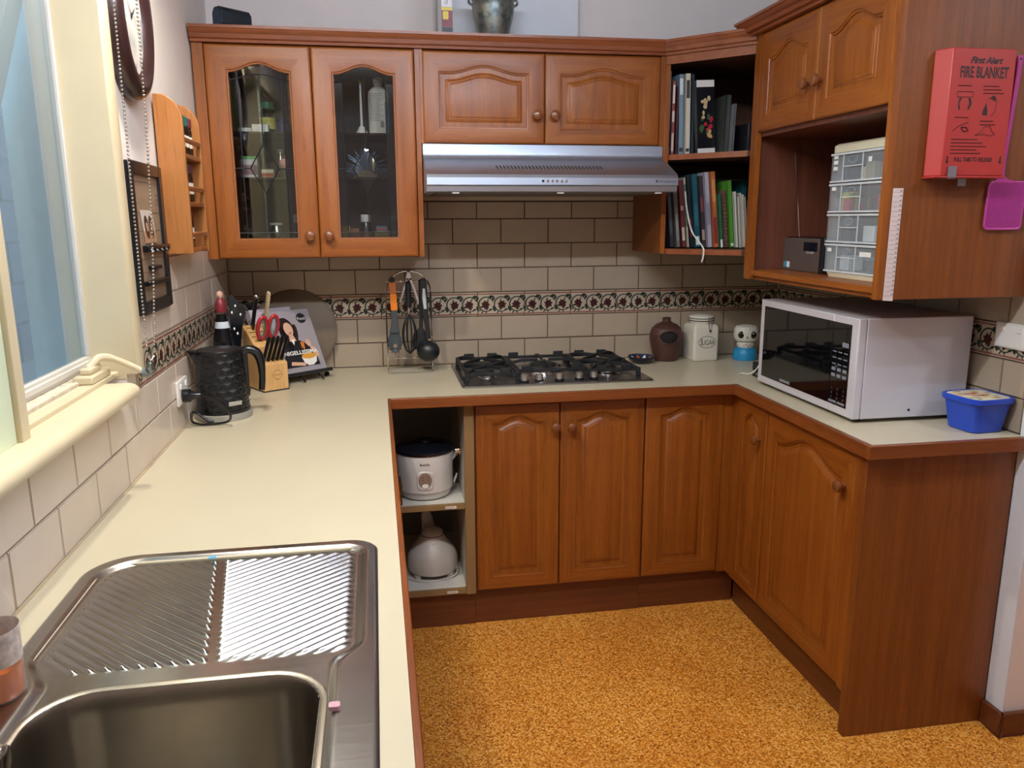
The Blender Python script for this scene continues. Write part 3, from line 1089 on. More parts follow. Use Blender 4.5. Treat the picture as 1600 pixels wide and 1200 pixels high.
bw.loops([bl(.011, zt - .002), bl(.008, zt + .0015), bl(.003, zt + .0018), bl(-.001, zt), bl(-.004, zt - .006), bl(-.006, zt - .03), bl(-.012, zt - .135), bl(-.020, zt - .155), bl(-.040, zt - .163)], cap0=False, cap1=True)
bw.build('bowl', brushed('bowl_steel', '#a59e92', 'y', .30, .2), sk)
MB().lathe([(.045, .736), (.043, .738), (.036, .7375), (.030, .734)], (.31, -2.46, 0), 28).build('waste_outlet', CHROME, sk)
# paint spots and stickers left on the steel
MB().box(.260, .273, -1.883, -1.872, .9045, .9052).build('blue_sticker', mat('sticker_blue', '#5aa9cf', .4), sk)
st = thing('sponge_scrap', 'small pink scrap of sponge on the steel beside the bowl', 'sponge', (.506, -2.376, .9042))
MB().prism(rrect(-.007, .007, -.006, .006, .003, 3), 'z', 0, .006).build('scrap', mat('pink_sponge', '#c99aa4', .8, var=.1, vscale=200), st, world=False)

# tap: only its lever end is in the picture
tp = thing('sink_tap', 'chrome mixer tap at the back of the sink', 'tap', (.105, -2.505, .9041))
MB().lathe([(.028, 0), (.028, .008), (.022, .012), (.021, .075), (.024, .08), (.024, .098), (.02, .108)], (0, 0, 0), 24).build('tap_body', CHROME, tp, world=False)
MB().lathe([(.010, 0), (.019, .004), (.021, .020), (.021, .055), (.018, .064), (.010, .067)], (.02, .0, .062), 20, 'x').build('tap_handle', CHROME, tp, world=False)
MB().tube(spline([(0, -.012, .085), (.03, -.07, .15), (.08, -.17, .165), (.12, -.25, .12)], 6), .010, 12).build('spout', CHROME, tp, world=False)

# detergent bottle
db = thing('detergent_bottle', 'clear bottle of orange dishwashing liquid at the left edge of the sink', 'bottle', (.085, -2.272, .9041))
prb = [(.022, 0), (.025, .004), (.0255, .05), (.0245, .10), (.020, .13), (.012, .15), (.012, .16)]
MB().lathe(prb, (0, 0, 0), 24, sy=1.2).build('bottle_shell', milky('bottle_film', '#d8cfc8', .18), db, world=False)
MB().lathe([(.021, .002), (.0235, .006), (.0235, .042)], (0, 0, 0), 24, sy=1.2).build('liquid', mat('orange_liquid', '#d8701f', .15), db, world=False)
MB().lathe([(.014, .16), (.014, .178), (.006, .182), (.005, .195)], (0, 0, 0), 16).build('cap', mat('cap_white', '#dcd8d2', .4), db, world=False)
MB().lathe([(.0260, .05), (.0262, .095)], (0, 0, 0), 24, cap0=False, cap1=False, sy=1.2).build('label', mat('detergent_label', '#c9b9ae', .5, var=.3, vscale=90), db, world=False)

# ================================================================== GAS COOKTOP
ck = thing('gas_cooktop', 'stainless five-burner gas cooktop set in the bench', 'cooktop', (1.23, -.27, .9))
tray = MB()
o_ = lambda d, z: [(x, y, z) for x, y in rrect(.870 + d, 1.595 - d, -.508 + d, -.036 - d, .012, 4)]
tray.loops([o_(0, .9005), o_(0, .9045), o_(.003, .9075), o_(.010, .9078), o_(.018, .9060)])
tray.build('tray', TOPS, ck, smooth=30)
BUR = [(.985, -.325, .030), (.985, -.160, .036), (1.228, -.215, .062), (1.462, -.325, .042), (1.470, -.155, .034)]
for bx, by, r in BUR:
    br = MB().lathe([(r * 1.25, .9062), (r * 1.22, .910), (r, .911), (r, .920), (r * .92, .923)], (bx, by, 0), 32).build('burner_ring', CHROME if r != .062 else STEEL, ck)
    MB().lathe([(r * .86, .923), (r * .86, .929), (r * .78, .931)], (bx, by, 0), 32).build('burner_cap', BLACKM, br)
if True:
    bx, by = 1.228, -.215
    MB().lathe([(.085, .9062), (.082, .916), (.075, .918), (.072, .912)], (bx, by, 0), 40, cap0=False, cap1=False).build('outer_flame_ring', CHROME, ck)


def bar(mb, a_, b_, w_, z0, z1):
    a_ = Vector((*a_, 0)); b_ = Vector((*b_, 0)); t = (b_ - a_).normalized(); n = Vector((-t.y, t.x, 0)) * w_ / 2
    P = [a_ - n, b_ - n, b_ + n, a_ + n]
    mb.loops([[(p.x, p.y, z0) for p in P], [(p.x, p.y, z1) for p in P]])


def sloped(mb, a_, b_, w_, h_):
    """bar between two 3-D points"""
    A_, B_ = Vector(a_), Vector(b_); t = (B_ - A_); t.z = 0; t.normalize(); n = Vector((-t.y, t.x, 0)) * w_ / 2
    mb.loops([[tuple(A_ - n), tuple(A_ + n), tuple(A_ + n + Vector((0, 0, h_))), tuple(A_ - n + Vector((0, 0, h_)))],
              [tuple(B_ - n), tuple(B_ + n), tuple(B_ + n + Vector((0, 0, h_))), tuple(B_ - n + Vector((0, 0, h_)))]])


def trivet(x0, x1, y0, y1, cs):
    mb = MB()
    zt_, zb_ = .950, .936
    # outer frame, low
    for a_, b_ in (((x0, y0), (x1, y0)), ((x1, y0), (x1, y1)), ((x1, y1), (x0, y1)), ((x0, y1), (x0, y0))):
        bar(mb, a_, b_, .010, .926, .938)
    for px, py in ((x0, y0), (x1, y0), (x1, y1), (x0, y1)):
        mb.box(px - .008, px + .008, py - .008, py + .008, .9065, .938)
    # raised end blocks
    for py in (y0, y1):
        for t in (.12, .88) if x1 - x0 > .22 else (.25, .75):
            px = x0 + (x1 - x0) * t
            mb.box(px - .020, px + .020, py - .007, py + .007, .930, .952)
    for (cx_, cy_, r) in cs:
        for k in range(4):
            ang = PI / 4 + k * PI / 2 if r < .05 else k * PI / 2
            dx, dy = math.cos(ang), math.sin(ang)
            # out to the frame
            tx = ((x1 if dx > 0 else x0) - cx_) / dx if abs(dx) > .01 else 9
            ty = ((y1 if dy > 0 else y0) - cy_) / dy if abs(dy) > .01 else 9
            t = min(tx, ty, .19)
            sloped(mb, (cx_ + dx * t, cy_ + dy * t, .930), (cx_ + dx * t * .72, cy_ + dy * t * .72, .939), .009, .012)
            sloped(mb, (cx_ + dx * t * .72, cy_ + dy * t * .72, .939), (cx_ + dx * r * .35, cy_ + dy * r * .35, .939), .009, .012)
    if len(cs) == 2:
        ym = (cs[0][1] + cs[1][1]) / 2
        bar(mb, (x0, ym), (x1, ym), .010, .926, .945)
    return mb.build('trivet', IRON, ck, bevel=.0018)


trivet(.898, 1.090, -.415, -.065, [(.985, -.325, .030), (.985, -.160, .036)])
trivet(1.102, 1.355, -.375, -.065, [(1.228, -.215, .062)])
trivet(1.368, 1.562, -.415, -.065, [(1.462, -.325, .042), (1.470, -.155, .034)])
for kx, ky in ((1.106, -.462), (1.163, -.459), (1.240, -.456), (1.317, -.453), (1.376, -.450)):
    k_ = MB().lathe([(.0175, .908), (.0175, .912), (.0155, .914)], (kx, ky, 0), 24).build('knob_skirt', BLACKP, ck)
    MB().lathe([(.0145, .914), (.0150, .922), (.0140, .933), (.0120, .935)], (kx, ky, 0), 24).build('knob_cap', mat('knob_satin', '#b9b6b0', .3, .9), k_)
lt = MB(T=lambda x, y, z: (x, z, .90785))
lt.text('BLANCO', .011, .925, -.497, 0, sx=1.2)
lt.build('lettering', BLACKM, ck, smooth=0)

# ================================================================== RANGE HOOD
rh = thing('range_hood', 'brushed stainless slide-front range hood over the cooktop', 'range hood', (1.2, -.25, 1.592))
HP = [(-.012, 1.764), (-.343, 1.764), (-.3435, 1.735)] + [(-.3435 - .040 * (1 - math.cos(t)), 1.735 - .030 * math.sin(t)) for t in [PI / 2 * i / 8 for i in range(1, 9)]]
HP += [(-.490, 1.660), (-.506, 1.651), (-.513, 1.640), (-.514, 1.616), (-.506, 1.611), (-.503, 1.594), (-.495, 1.592), (-.012, 1.592)]
MB().prism(HP, 'x', .7605, 1.657).build('canopy', HOODS, rh, smooth=25)
sl_ = MB()
for i in range(30):
    x = 1.008 + i * (1.385 - 1.008) / 29
    y0_, y1_ = -.432, -.462
    zf = lambda y: 1.705 + (1.660 - 1.705) * (y + .3835) / (-.490 + .3835) + .0006
    sl_.add([(x, y0_, zf(y0_)), (x + .0045, y0_, zf(y0_)), (x + .008, y1_, zf(y1_)), (x + .0035, y1_, zf(y1_))], [(0, 1, 2, 3)])
sl_.build('vent_slots', mat('slot_dark', '#16181b', .7), rh, smooth=0)
for i in range(6):
    MB().lathe([(.0042, -.514), (.0042, -.5175), (.003, -.5185)], (1.163 + i * .0165, 0, 1.629), 14, 'y').build('button', CHROME if i else BLACKP, rh)
lt = MB(); lt.text('Westinghouse', .011, 1.585, 1.625, -.5147)
MB().disc((1.577, -.5147, 1.629), .0045, 'y', 16).build('emblem', mat('logo_grey', '#4a4a4e', .5), rh, smooth=0)
lt.build('lettering', mat('logo_grey', '#4a4a4e', .5), rh, smooth=0)
MB().box(.80, 1.62, -.47, -.06, 1.5885, 1.5925).build('filter_panel', mat('filter_grey', '#77746e', .45, .6), rh)
for x in (.86, 1.23, 1.59):
    MB().box(x - .012, x + .012, -.497, -.490, 1.587, 1.592).build('clip', WHITEP, rh)

# ================================================================== BENCH: LEFT CORNER
BZ = .9005
# ---- wall sockets
def socket(parent, T, gang=2):
    MB(T).box(-.058, .058, -.009, 0, -.036, .036).build('face_plate', WHITEP, parent, bevel=.003)
    for s_ in ((-.030, .030) if gang == 2 else (0,)):
        sw = MB(T).box(s_ - .007, s_ + .007, -.013, -.008, .012, .026).build('rocker_switch', WHITE, parent, bevel=.001)
    MB(T).box(-.052, .052, -.0095, -.0088, -.030, .030).build('inner_plate', WHITE, parent, bevel=.001)


so = thing('power_socket', 'white double power socket on the left wall behind the kettle', 'socket', (0, -.895, 1.012))
socket(so, lambda u, d, z: (-d, -.895 + u, 1.012 + z))
s2 = thing('power_socket', 'white double power socket on the right wall above the blue tub', 'socket', (XR, -1.35, 1.165))
socket(s2, lambda u, d, z: (XR + d, -1.345 - u, 1.170 + z))

# ---- kettle
KX, KY = .092, -.765
ke = thing('electric_kettle', 'black diamond-faceted electric kettle on a steel base', 'kettle', (KX, KY, BZ), math.radians(12))
BLK = mat('kettle_black', '#0c0f14', .28, coat=.1)
kb = MB()
SEG, ROW = 16, 8
H0, H1 = .028, .205
L = []
for j in range(ROW + 1):
    t = j / ROW
    z = H0 + (H1 - H0) * t
    R0 = .0795 - .011 * t
    ring = []
    for i in range(SEG):
        off = .5 if j % 2 else 0
        a_ = 2 * PI * (i + off) / SEG
        bumpy = .0 if j in (0, ROW) else (.0035 if True else 0)
        r_ = R0
        # spout side bulges
        c = math.cos(a_ - PI)
        if t > .75 and c > .8: r_ += .020 * (t - .75) / .25 * ((c - .8) / .2) ** 1.2
        ring.append((r_ * math.cos(a_), r_ * math.sin(a_), z))
    L.append(ring)
vs = [p for l in L for p in l]; fs = []
for j in range(ROW):
    o0 = j % 2
    for i in range(SEG):
        a0 = j * SEG + i; a1 = j * SEG + (i + 1) % SEG; b0 = (j + 1) * SEG + i; b1 = (j + 1) * SEG + (i + 1) % SEG
        if o0 == 0:
            tri = [(a0, a1, b0), (a1, b1, b0)]
        else:
            tri = [(a0, b1, b0), (a0, a1, b1)]
        for q in tri:
            c_ = sum((Vector(vs[k]) for k in q), Vector()) / 3
            rr = math.hypot(c_.x, c_.y)
            c_ = c_ * 1; c_.x *= (rr + .0018) / rr; c_.y *= (rr + .0018) / rr
            k = len(vs); vs.append(tuple(c_))
            for m_ in range(3): fs.append((q[m_], q[(m_ + 1) % 3], k))
kb.add(vs, fs)
kb.build('body', BLK, ke, world=False, smooth=0, weld=False)
MB().lathe([(.081, .020), (.0815, .029), (.078, .030)], (0, 0, 0), 40, cap0=False, cap1=False).build('lower_band', BLK, ke, world=False)
MB().lathe([(.085, 0), (.086, .004), (.085, .018), (.080, .020)], (0, 0, 0), 40).build('power_base', mat('base_grey', '#a8a49c', .35, .3), ke, world=False)
lidp = MB().lathe([(.0690, .203), (.0690, .210), (.066, .213), (.02, .216), (.004, .2165)], (0, 0, 0), 36)
lidp.build('lid', mat('lid_black', '#14161a', .25), ke, world=False)
MB().loops([[(-.060, -.022, .185), (-.060, .022, .185), (-.066, .016, .212), (-.066, -.016, .212)], [(-.084, -.010, .200), (-.084, .010, .200), (-.094, .006, .213), (-.094, -.006, .213)]]).build('spout', BLK, ke, world=False, bevel=.002)
hp = spline([(.060, 0, .198), (.085, 0, .206), (.108, 0, .196), (.120, 0, .168), (.122, 0, .120), (.118, 0, .075)], 6)
MB().tube(hp, [.010 + .0045 * math.sin(PI * min(1, i / 24)) for i in range(len(hp))], 12).build('handle', BLK, ke, world=False)
MB().box(.066, .082, -.010, .010, .06, .20).build('handle_rail', BLK, ke, world=False, bevel=.003)
MB(lambda u, d, z: ((.0835 + d) * math.cos(-1.15 + u / .083), (.0835 + d) * math.sin(-1.15 + u / .083), z)).box(-.021, .021, -.001, .002, .047, .060).build('badge', mat('badge_silver', '#b9b6b0', .3, .6), ke, world=False, bevel=.001)
MB().box(.079, .084, -.004, .004, .03, .045).build('switch_lever', CHROME, ke, world=False)
# cord and plug
cord = spline([(.058, -.915, 1.002), (.085, -.925, .996), (.120, -.925, .975), (.138, -.915, .940), (.125, -.885, .912), (.085, -.880, .9048), (.045, -.878, .9050), (.020, -.868, .912), (.016, -.850, .935), (.030, -.842, .930), (.060, -.848, .9075), (.080, -.846, .9055)], 7)
MB().tube(cord, .0038, 8).build('cord', BLACKP, ke)
MB().lathe([(.019, .012), (.020, .016), (.020, .030), (.014, .036), (.008, .048), (.0065, .062)], (0, -.915, 1.002), 20, 'x').build('plug', BLACKP, ke)

# ---- dark bottle, polka dot handle, dried flower behind the kettle
wbx, wby = .052, -.470
wbo = thing('wine_bottle', 'dark glass bottle with red neck seal and stopper behind the kettle', 'bottle', (wbx, wby, BZ))
MB().lathe([(.034, 0), (.036, .004), (.036, .17), (.031, .21), (.0225, .25), (.0165, .288)], (0, 0, 0), 24).build('glass_body', mat('bottle_black', '#0d1014', .12), wbo, world=False)
MB().lathe([(.0172, .294), (.0178, .298), (.0178, .322), (.0140, .333), (.0095, .340)], (0, 0, 0), 20).build('red_seal', mat('seal_red', '#7c2430', .4), wbo, world=False)
MB().ball((0, 0, .352), (.0115, .0115, .014), 14, 8).build('stopper', mat('stopper_pink', '#c79a84', .5), wbo, world=False)
MB().lathe([(.0252, .240), (.0215, .262)], (0, 0, 0), 24, cap0=False, cap1=False).build('label', mat('label_blue_white', '#c9d2da', .5), wbo, world=False)

pk = thing('spotted_holder', 'glossy black curved holder with white polka dots behind the kettle', 'holder', (.100, -.425, BZ), math.radians(6))
pk.scale = (.70, .8, 1.13)
pol = [(-.040, .0), (.030, 0), (.034, .012), (.012, .030), (-.002, .075), (-.001, .130), (.010, .185), (.022, .225), (.038, .250), (.036, .266), (.022, .280), (.012, .276), (.006, .266), (.010, .280), (-.006, .296), (-.024, .310), (-.036, .306), (-.040, .25)]
ph_ = MB(); ph_.prism([(x - .0, z) for x, z in pol], 'y', -.014, .014)
ph_.build('curved_body', mat('spot_black', '#0e1118', .15, coat=.5), pk, world=False, bevel=.004)
for x, z in ((-.028, .255), (-.010, .275), (.012, .248), (-.022, .205), (-.008, .190), (-.026, .130), (-.012, .105)):
    MB().lathe([(.0042, -.0146), (.0042, -.0150)], (x, 0, z), 12, 'y').build('white_dot', WHITE, pk, world=False)
fl = thing('dried_flower', 'dark dried flower head in the shadowed corner behind the bench clutter', 'flower', (.088, -.075, BZ))
MB().tube([(0, 0, 0), (.004, 0, .12), (0, 0, .25)], .0025, 6).build('stem', mat('stem_dark', '#2b2a26', .8), fl, world=False)
DKF = mat('petal_dark', '#3a3532', .8)
pf = MB()
for k in range(26):
    a_ = k * 2.4; t = (k + 1) / 26
    c, s_ = math.cos(a_), math.sin(a_)
    R_ = .006 + .026 * t; zc = .268 + .022 * (1 - t) - .01
    p0 = Vector((c * R_ * .3, s_ * R_ * .3, zc - .012)); p1 = Vector((c * R_ * 1.15, s_ * R_ * 1.15, zc + .008 - .016 * t)); sd = Vector((-s_, c, 0)) * .009
    mid = (p0 + p1) / 2 + Vector((0, 0, .006))
    pf.add([tuple(p0), tuple(mid - sd), tuple(p1), tuple(mid + sd), tuple(mid - Vector((0, 0, .002)))], [(0, 1, 4), (1, 2, 4), (2, 3, 4), (3, 0, 4)])
for k in range(9):
    a_ = k * .7; c, s_ = math.cos(a_), math.sin(a_)
    z0_ = .10 + .014 * k
    p0 = Vector((0, 0, z0_)); p1 = Vector((c * .045, s_ * .03, z0_ + .035)); sd = Vector((-s_, c, 0)) * .010
    pf.add([tuple(p0), tuple((p0 + p1) / 2 - sd), tuple(p1), tuple((p0 + p1) / 2 + sd)], [(0, 1, 2, 3)])
pf.build('petals', DKF, fl, world=False, smooth=0, weld=False)

# ---- round platter leaning on the wall
pl = thing('round_platter', 'large round taupe platter leaning against the back wall tiles', 'platter', (.247, -.058, BZ), 0, None, math.radians(-10))
MB().lathe([(.02, -.004), (.158, -.004), (.1655, -.001), (.1665, .003), (.163, .007), (.155, .0075), (.148, .005), (.02, .005)], (0, 0, .1670), 64, 'y').build('disc', mat('platter_taupe', '#6b5a47', .55, var=.08, vscale=9), pl, world=False)

# ---- cookbook on a stand
CA, CL = math.radians(38), math.radians(27)
cb = thing('cookbook', 'cookbook with a smiling dark-haired cook and spaghetti on the cover, on a wire stand', 'book', (.223, -.285, .9330), CA, None, -CL)
BW, BH, BT = .192, .252, .022
MB().box(0, BW, 0, .002, 0, BH).box(0, BW, BT - .002, BT, 0, BH).box(0, .002, 0, BT, 0, BH).build('cover', mat('cover_grey', '#9c9499', .35), cb, world=False)
MB().box(.002, BW - .004, .002, BT - .002, .003, BH - .003).build('page_block', PAPER, cb, world=False)
SK = mat('print_skin', '#d9a98c', .4); HR = mat('print_hair', '#2a1a1c', .4); DR = mat('print_dress', '#17171b', .4)
PW = mat('print_white', '#ece8e2', .4); PP = mat('print_pasta', '#d99a3d', .4); PG = mat('print_dark_disc', '#1d2126', .4); PSP = mat('print_orange', '#c8742e', .4); LP = mat('print_lips', '#b04a4c', .4)


def prn(name, shapes, mt, parent, lay):
    mb = MB()
    y = -.0004 - .0002 * lay
    for sh in shapes:
        if sh[0] == 'e':
            _, cx_, cz_, rx_, rz_, an = sh
            ca, sa = math.cos(an), math.sin(an)
            pts = [(cx_ + rx_ * math.cos(q) * ca - rz_ * math.sin(q) * sa, y, cz_ + rx_ * math.cos(q) * sa + rz_ * math.sin(q) * ca) for q in [2 * PI * i / 28 for i in range(28)]]
        else:
            pts = [(p[0], y, p[1]) for p in sh[1]]
        mb.add(pts, [tuple(range(len(pts)))])
    return mb.build(name, mt, parent, world=False, smooth=0, weld=False)


prn('printed_hair', [('e', .072, .178, .032, .046, .15), ('e', .060, .140, .018, .050, .2), ('e', .098, .150, .016, .045, -.25)], HR, cb, 1)
prn('printed_dress', [('p', [(.020, .02), (.170, .02), (.165, .075), (.128, .118), (.098, .132), (.070, .128), (.035, .105)])], DR, cb, 1)
prn('printed_skin', [('e', .080, .175, .019, .028, .12), ('p', [(.074, .150), (.092, .150), (.100, .125), (.070, .125)]), ('p', [(.148, .10), (.166, .094), (.180, .060), (.170, .050), (.150, .078)]), ('e', .147, .112, .010, .016, .2), ('p', [(.045, .030), (.105, .022), (.110, .034), (.050, .044)])], SK, cb, 2)
prn('printed_bowl', [('p', [(.098, .058), (.165, .058), (.158, .034), (.140, .022), (.118, .022), (.104, .036)])], PW, cb, 3)
prn('printed_collar', [('p', [(.076, .132), (.092, .132), (.084, .108)])], PW, cb, 3)
prn('printed_pasta', [('e', .131, .060, .031, .012, 0)], PP, cb, 4)
prn('printed_pasta', [('p', [(.112, .118), (.128, .120), (.126, .096), (.122, .082), (.118, .096), (.113, .090)])], PSP, cb, 4)
prn('printed_smile', [('p', [(.074, .160), (.090, .162), (.082, .154)])], LP, cb, 4)
prn('printed_disc', [('e', .150, .215, .021, .021, 0)], PG, cb, 1)
lt = MB(); lt.text('Food', .017, .150, .208, -.0009, 'CENTER')
lt.text('NIGELLISSIMA', .0215, .028, .070, -.0016, sx=1.12, bold=.0006)
lt.build('lettering', PW, cb, world=False, smooth=0)
# the stand
sd_ = thing('book_stand', 'dark wire cookbook stand with curved chrome foot', 'stand', (.223, -.285, BZ), CA)
c27, s27 = math.cos(CL), math.sin(CL)
stn = MB()
stn.box(-.004, BW + .004, -.030, .018, .026, .0315)
stn.box(-.004, BW + .004, -.034, -.030, .026, .040)
stn.build('ledge', BLACKM, sd_, world=False, bevel=.001)
back = MB()
for x in (.03, BW - .03):
    back.tube([(x, .030, .028), (x, .030 + .20 * s27, .028 + .20 * c27)], .004, 8)
    back.tube([(x, .030 + .15 * s27, .028 + .15 * c27), (x, .145, .004)], .004, 8)
back.build('back_frame', BLACKM, sd_, world=False)
for x in (.055, BW - .055):
    MB().tube(spline([(x, .01, .026), (x, -.015, .024), (x, -.040, .012), (x, -.062, .0035)], 6), .0035, 8).build('foot', CHROME, sd_, world=False)
for x in (.004, BW - .004):
    MB().lathe([(.009, -.006), (.009, .006)], (x, -.004, .0095), 14, 'x').build('rubber_foot', BLACKP, sd_, world=False)
# second book behind
c2 = thing('cookbook', 'pale thick book with white spine tucked behind the propped cookbook', 'book', (.223 - .030, -.285 + .045, .9335), CA, None, -CL)
MB().box(-.030, .15, .006, .008, 0, .262).box(-.030, .15, .036, .038, 0, .262).box(-.030, -.028, .006, .038, 0, .262).build('cover', mat('cover_lilac', '#b9aeb6', .45), c2, world=False)
MB().box(-.027, .146, .008, .036, .003, .259).build('page_block', PAPER, c2, world=False)
for z in (.19, .20, .21, .22):
    MB().box(-.0306, -.0301, .013, .030, z, z + .004).build('spine_mark', mat('spine_mark', '#5d5a58', .5), c2, world=False)

# ---- knife block
KA = math.radians(32)
kn = thing('knife_block', 'beech knife block with knives and red scissors beside the kettle', 'knife block', (.170, -.438, BZ), KA)
WD = .096
prof_ = [(0, 0), (0, .100), (.046, .118), (.046, .158), (.150, .226), (.150, 0)]
MB().prism([(y, z) for y, z in prof_], 'x', 0, WD).build('block', W_BEECH, kn, world=False, bevel=.003)
MB().box(-.001, WD + .001, -.001, .151, 0, .004).build('base_pad', BLACKM, kn, world=False)
em = MB()
em.tube([(.055 + .017 * math.cos(2 * PI * i / 24), -.0004, .058 + .017 * math.sin(2 * PI * i / 24)) for i in range(24)], .0007, 4, closed=True)
em2 = MB(); em2.text('SCANPAN', .0065, .055, .056, -.0006, 'CENTER'); em2.build('lettering', mat('burnt_mark', '#8a5a2c', .6), kn, world=False, smooth=0)
em.build('burnt_emblem', mat('burnt_mark', '#8a5a2c', .6), kn, world=False, smooth=0)
tdir = Vector((0, (.150 - .046), (.226 - .158))).normalized()   # up the sloping top
nrm = Vector((0, -tdir.z, tdir.y))                              # out of the slope, forward and up


def on_top(x, s):   # point on sloping top
    return Vector((x, .046, .158)) + tdir * s


slots = MB()
for s_ in (.030, .055, .080, .105):
    for x0_, x1_ in ((.010, .036), (.050, .086)):
        a_ = on_top(x0_, s_) + nrm * .0006; b_ = on_top(x1_, s_) + nrm * .0006
        dd = tdir * .0018
        slots.add([tuple(a_ - dd), tuple(b_ - dd), tuple(b_ + dd), tuple(a_ + dd)], [(0, 1, 2, 3)])
slots.build('knife_slots', mat('slot_brown', '#3b2512', .8), kn, world=False, smooth=0, weld=False)


def knife(parent_label, x, s, ln, mt, wdt, cat='knife', bulge=.2, cap=None):
    p = on_top(x, s)
    k = thing('kitchen_knife', parent_label, 'knife', (0, 0, 0), 0)
    M = mw(kn)
    ax = (nrm * .92 + Vector((0, 0, .40))).normalized()
    k.matrix_world = M @ Matrix.Translation(p + ax * .0008)
    k.location = (M @ (p + ax * .0008)); k.rotation_euler = (0, 0, KA)
    side = Vector((1, 0, 0)); oth = ax.cross(side)
    L = []
    for t, w0 in ((0, .85), (.08, 1.0), (.35, .92), (.7, 1.0), (.92, 1.05), (1.0, .8)):
        c_ = ax * (ln * t)
        L.append([tuple(c_ + side * (wdt * .42 * w0) * math.cos(q) + oth * (wdt * w0) * math.sin(q)) for q in [2 * PI * i / 12 for i in range(12)]])
    MB().loops(L).build('handle', mt, k, world=False)
    if cap:
        c_ = ax * ln
        MB().ball(tuple(c_), wdt * .8, 12, 8).build('end_cap', cap, k, world=False)
    MB().tube([tuple(ax * -.0004), tuple(ax * .012)], wdt * .5, 8).build('bolster', STEEL, k, world=False)
    return k


KB = mat('knife_black', '#15181b', .3)
knife('black knife handle with steel end cap standing tall in the knife block', .030, .100, .130, KB, .013, cap=STEEL)
knife('cream wooden knife handle standing tallest in the knife block', .072, .092, .150, mat('knife_cream', '#c9b48c', .45, var=.12, vscale=60), .013)
# steak knives in the low front pocket
for i in range(5):
    k = thing('steak_knife', 'black steak knife handle in the low front row of the block, %s from the left' % ['first', 'second', 'third', 'fourth', 'fifth'][i], 'knife', (0, 0, 0), KA, 'steak knives in the block')
    p = Vector((.014 + i * .017, .020, .1092))
    k.location = mw(kn) @ p
    ax = Vector((.10, -.42, .90)).normalized()
    side = Vector((1, 0, 0)); oth = ax.cross(side)
    L = [[tuple(ax * (.098 * t) + side * .0052 * w0 * math.cos(q) + oth * .0105 * w0 * math.sin(q)) for q in [2 * PI * j / 10 for j in range(10)]] for t, w0 in ((0, .8), (.06, 1), (.5, .9), (.9, 1.1), (1, .8))]
    MB().loops(L).build('handle', KB, k, world=False)
# scissors
sc = thing('kitchen_scissors', 'kitchen scissors with red and grey loop handles hanging in the knife block', 'scissors', (0, 0, 0), KA)
sc.location = mw(kn) @ (on_top(.055, .030) + nrm * .001)
ax = (nrm * .75 + Vector((0, 0, .6))).normalized(); side = Vector((1, 0, 0)); oth = ax.cross(side).normalized()


def sp(a_, b_, c_=0): return tuple(side * a_ + ax * b_ + oth * c_)


for sg, mt in ((-1, mat('scissor_red', '#b3222c', .35)), (1, mat('scissor_red', '#b3222c', .35))):
    lp = [sp(sg * (.004 + .019 * (1 - math.cos(q)) + .001), .012 + .040 * (1 - math.cos(q / 2 * 1.0)) * 1.0 + .036 * (1 - math.cos(q)) * 0 + .0, 0) for q in [0]]
    pts = []
    for i in range(22):
        q = 2 * PI * i / 22
        pts.append(sp(sg * (.022 + .018 * math.cos(q)) + sg * .010 * math.sin(q) * 0, .052 + .042 * math.sin(q), .002 * sg))
    MB().tube(pts, .0062, 10, closed=True).build('loop_handle', mt, sc, world=False)
    pts2 = [sp(sg * (.022 + .0125 * math.cos(2 * PI * i / 22)), .052 + .0350 * math.sin(2 * PI * i / 22), .002 * sg) for i in range(22)]
    MB().tube(pts2, .0042, 8, closed=True).build('loop_liner', mat('scissor_grey', '#5a5b5e', .5), sc, world=False)
MB().tube([sp(0, 0), sp(0, .02)], .006, 8).build('blades', STEEL, sc, world=False)

# ================================================================== UTENSIL RACK
RY = -.13
ur = thing('utensil_rack', 'chrome wire arch rack hung with cooking utensils', 'rack', (.70, RY, BZ))
X_L, X_R = .612, .790
ZT = 1.215
arch = [(X_L, RY, .905), (X_L, RY, ZT)] + [((X_L + X_R) / 2 - (X_R - X_L) / 2 * math.cos(t), RY, ZT + .088 * math.sin(t)) for t in [PI * i / 16 for i in range(1, 16)]] + [(X_R, RY, ZT), (X_R, RY, .905)]
MB().tube(arch, .0032, 8).build('arch_wire', CHROME, ur)
MB().tube([(X_L, RY + .045, .9037), (X_L, RY - .052, .9037), (X_R, RY - .052, .9037), (X_R, RY + .045, .9037)], .0032, 8, closed=True).build('foot_frame', CHROME, ur)
MB().tube([(X_L, RY, .955), (X_R, RY, .955)], .0025, 6).build('cross_wire', CHROME, ur)
MB().tube([(X_L + .004, RY, 1.262), (X_R - .004, RY, 1.262)], .0025, 6).build('cross_wire', CHROME, ur)
MB().tube([(X_L, RY, 1.222), (X_R, RY, 1.222)], .0022, 6).build('cross_wire', CHROME, ur)
for x in (.640, .672, .704, .735, .762):
    MB().tube([(x, RY, 1.262), (x, RY - .018, 1.258), (x, RY - .024, 1.270)], .0022, 6).build('hook', CHROME, ur)


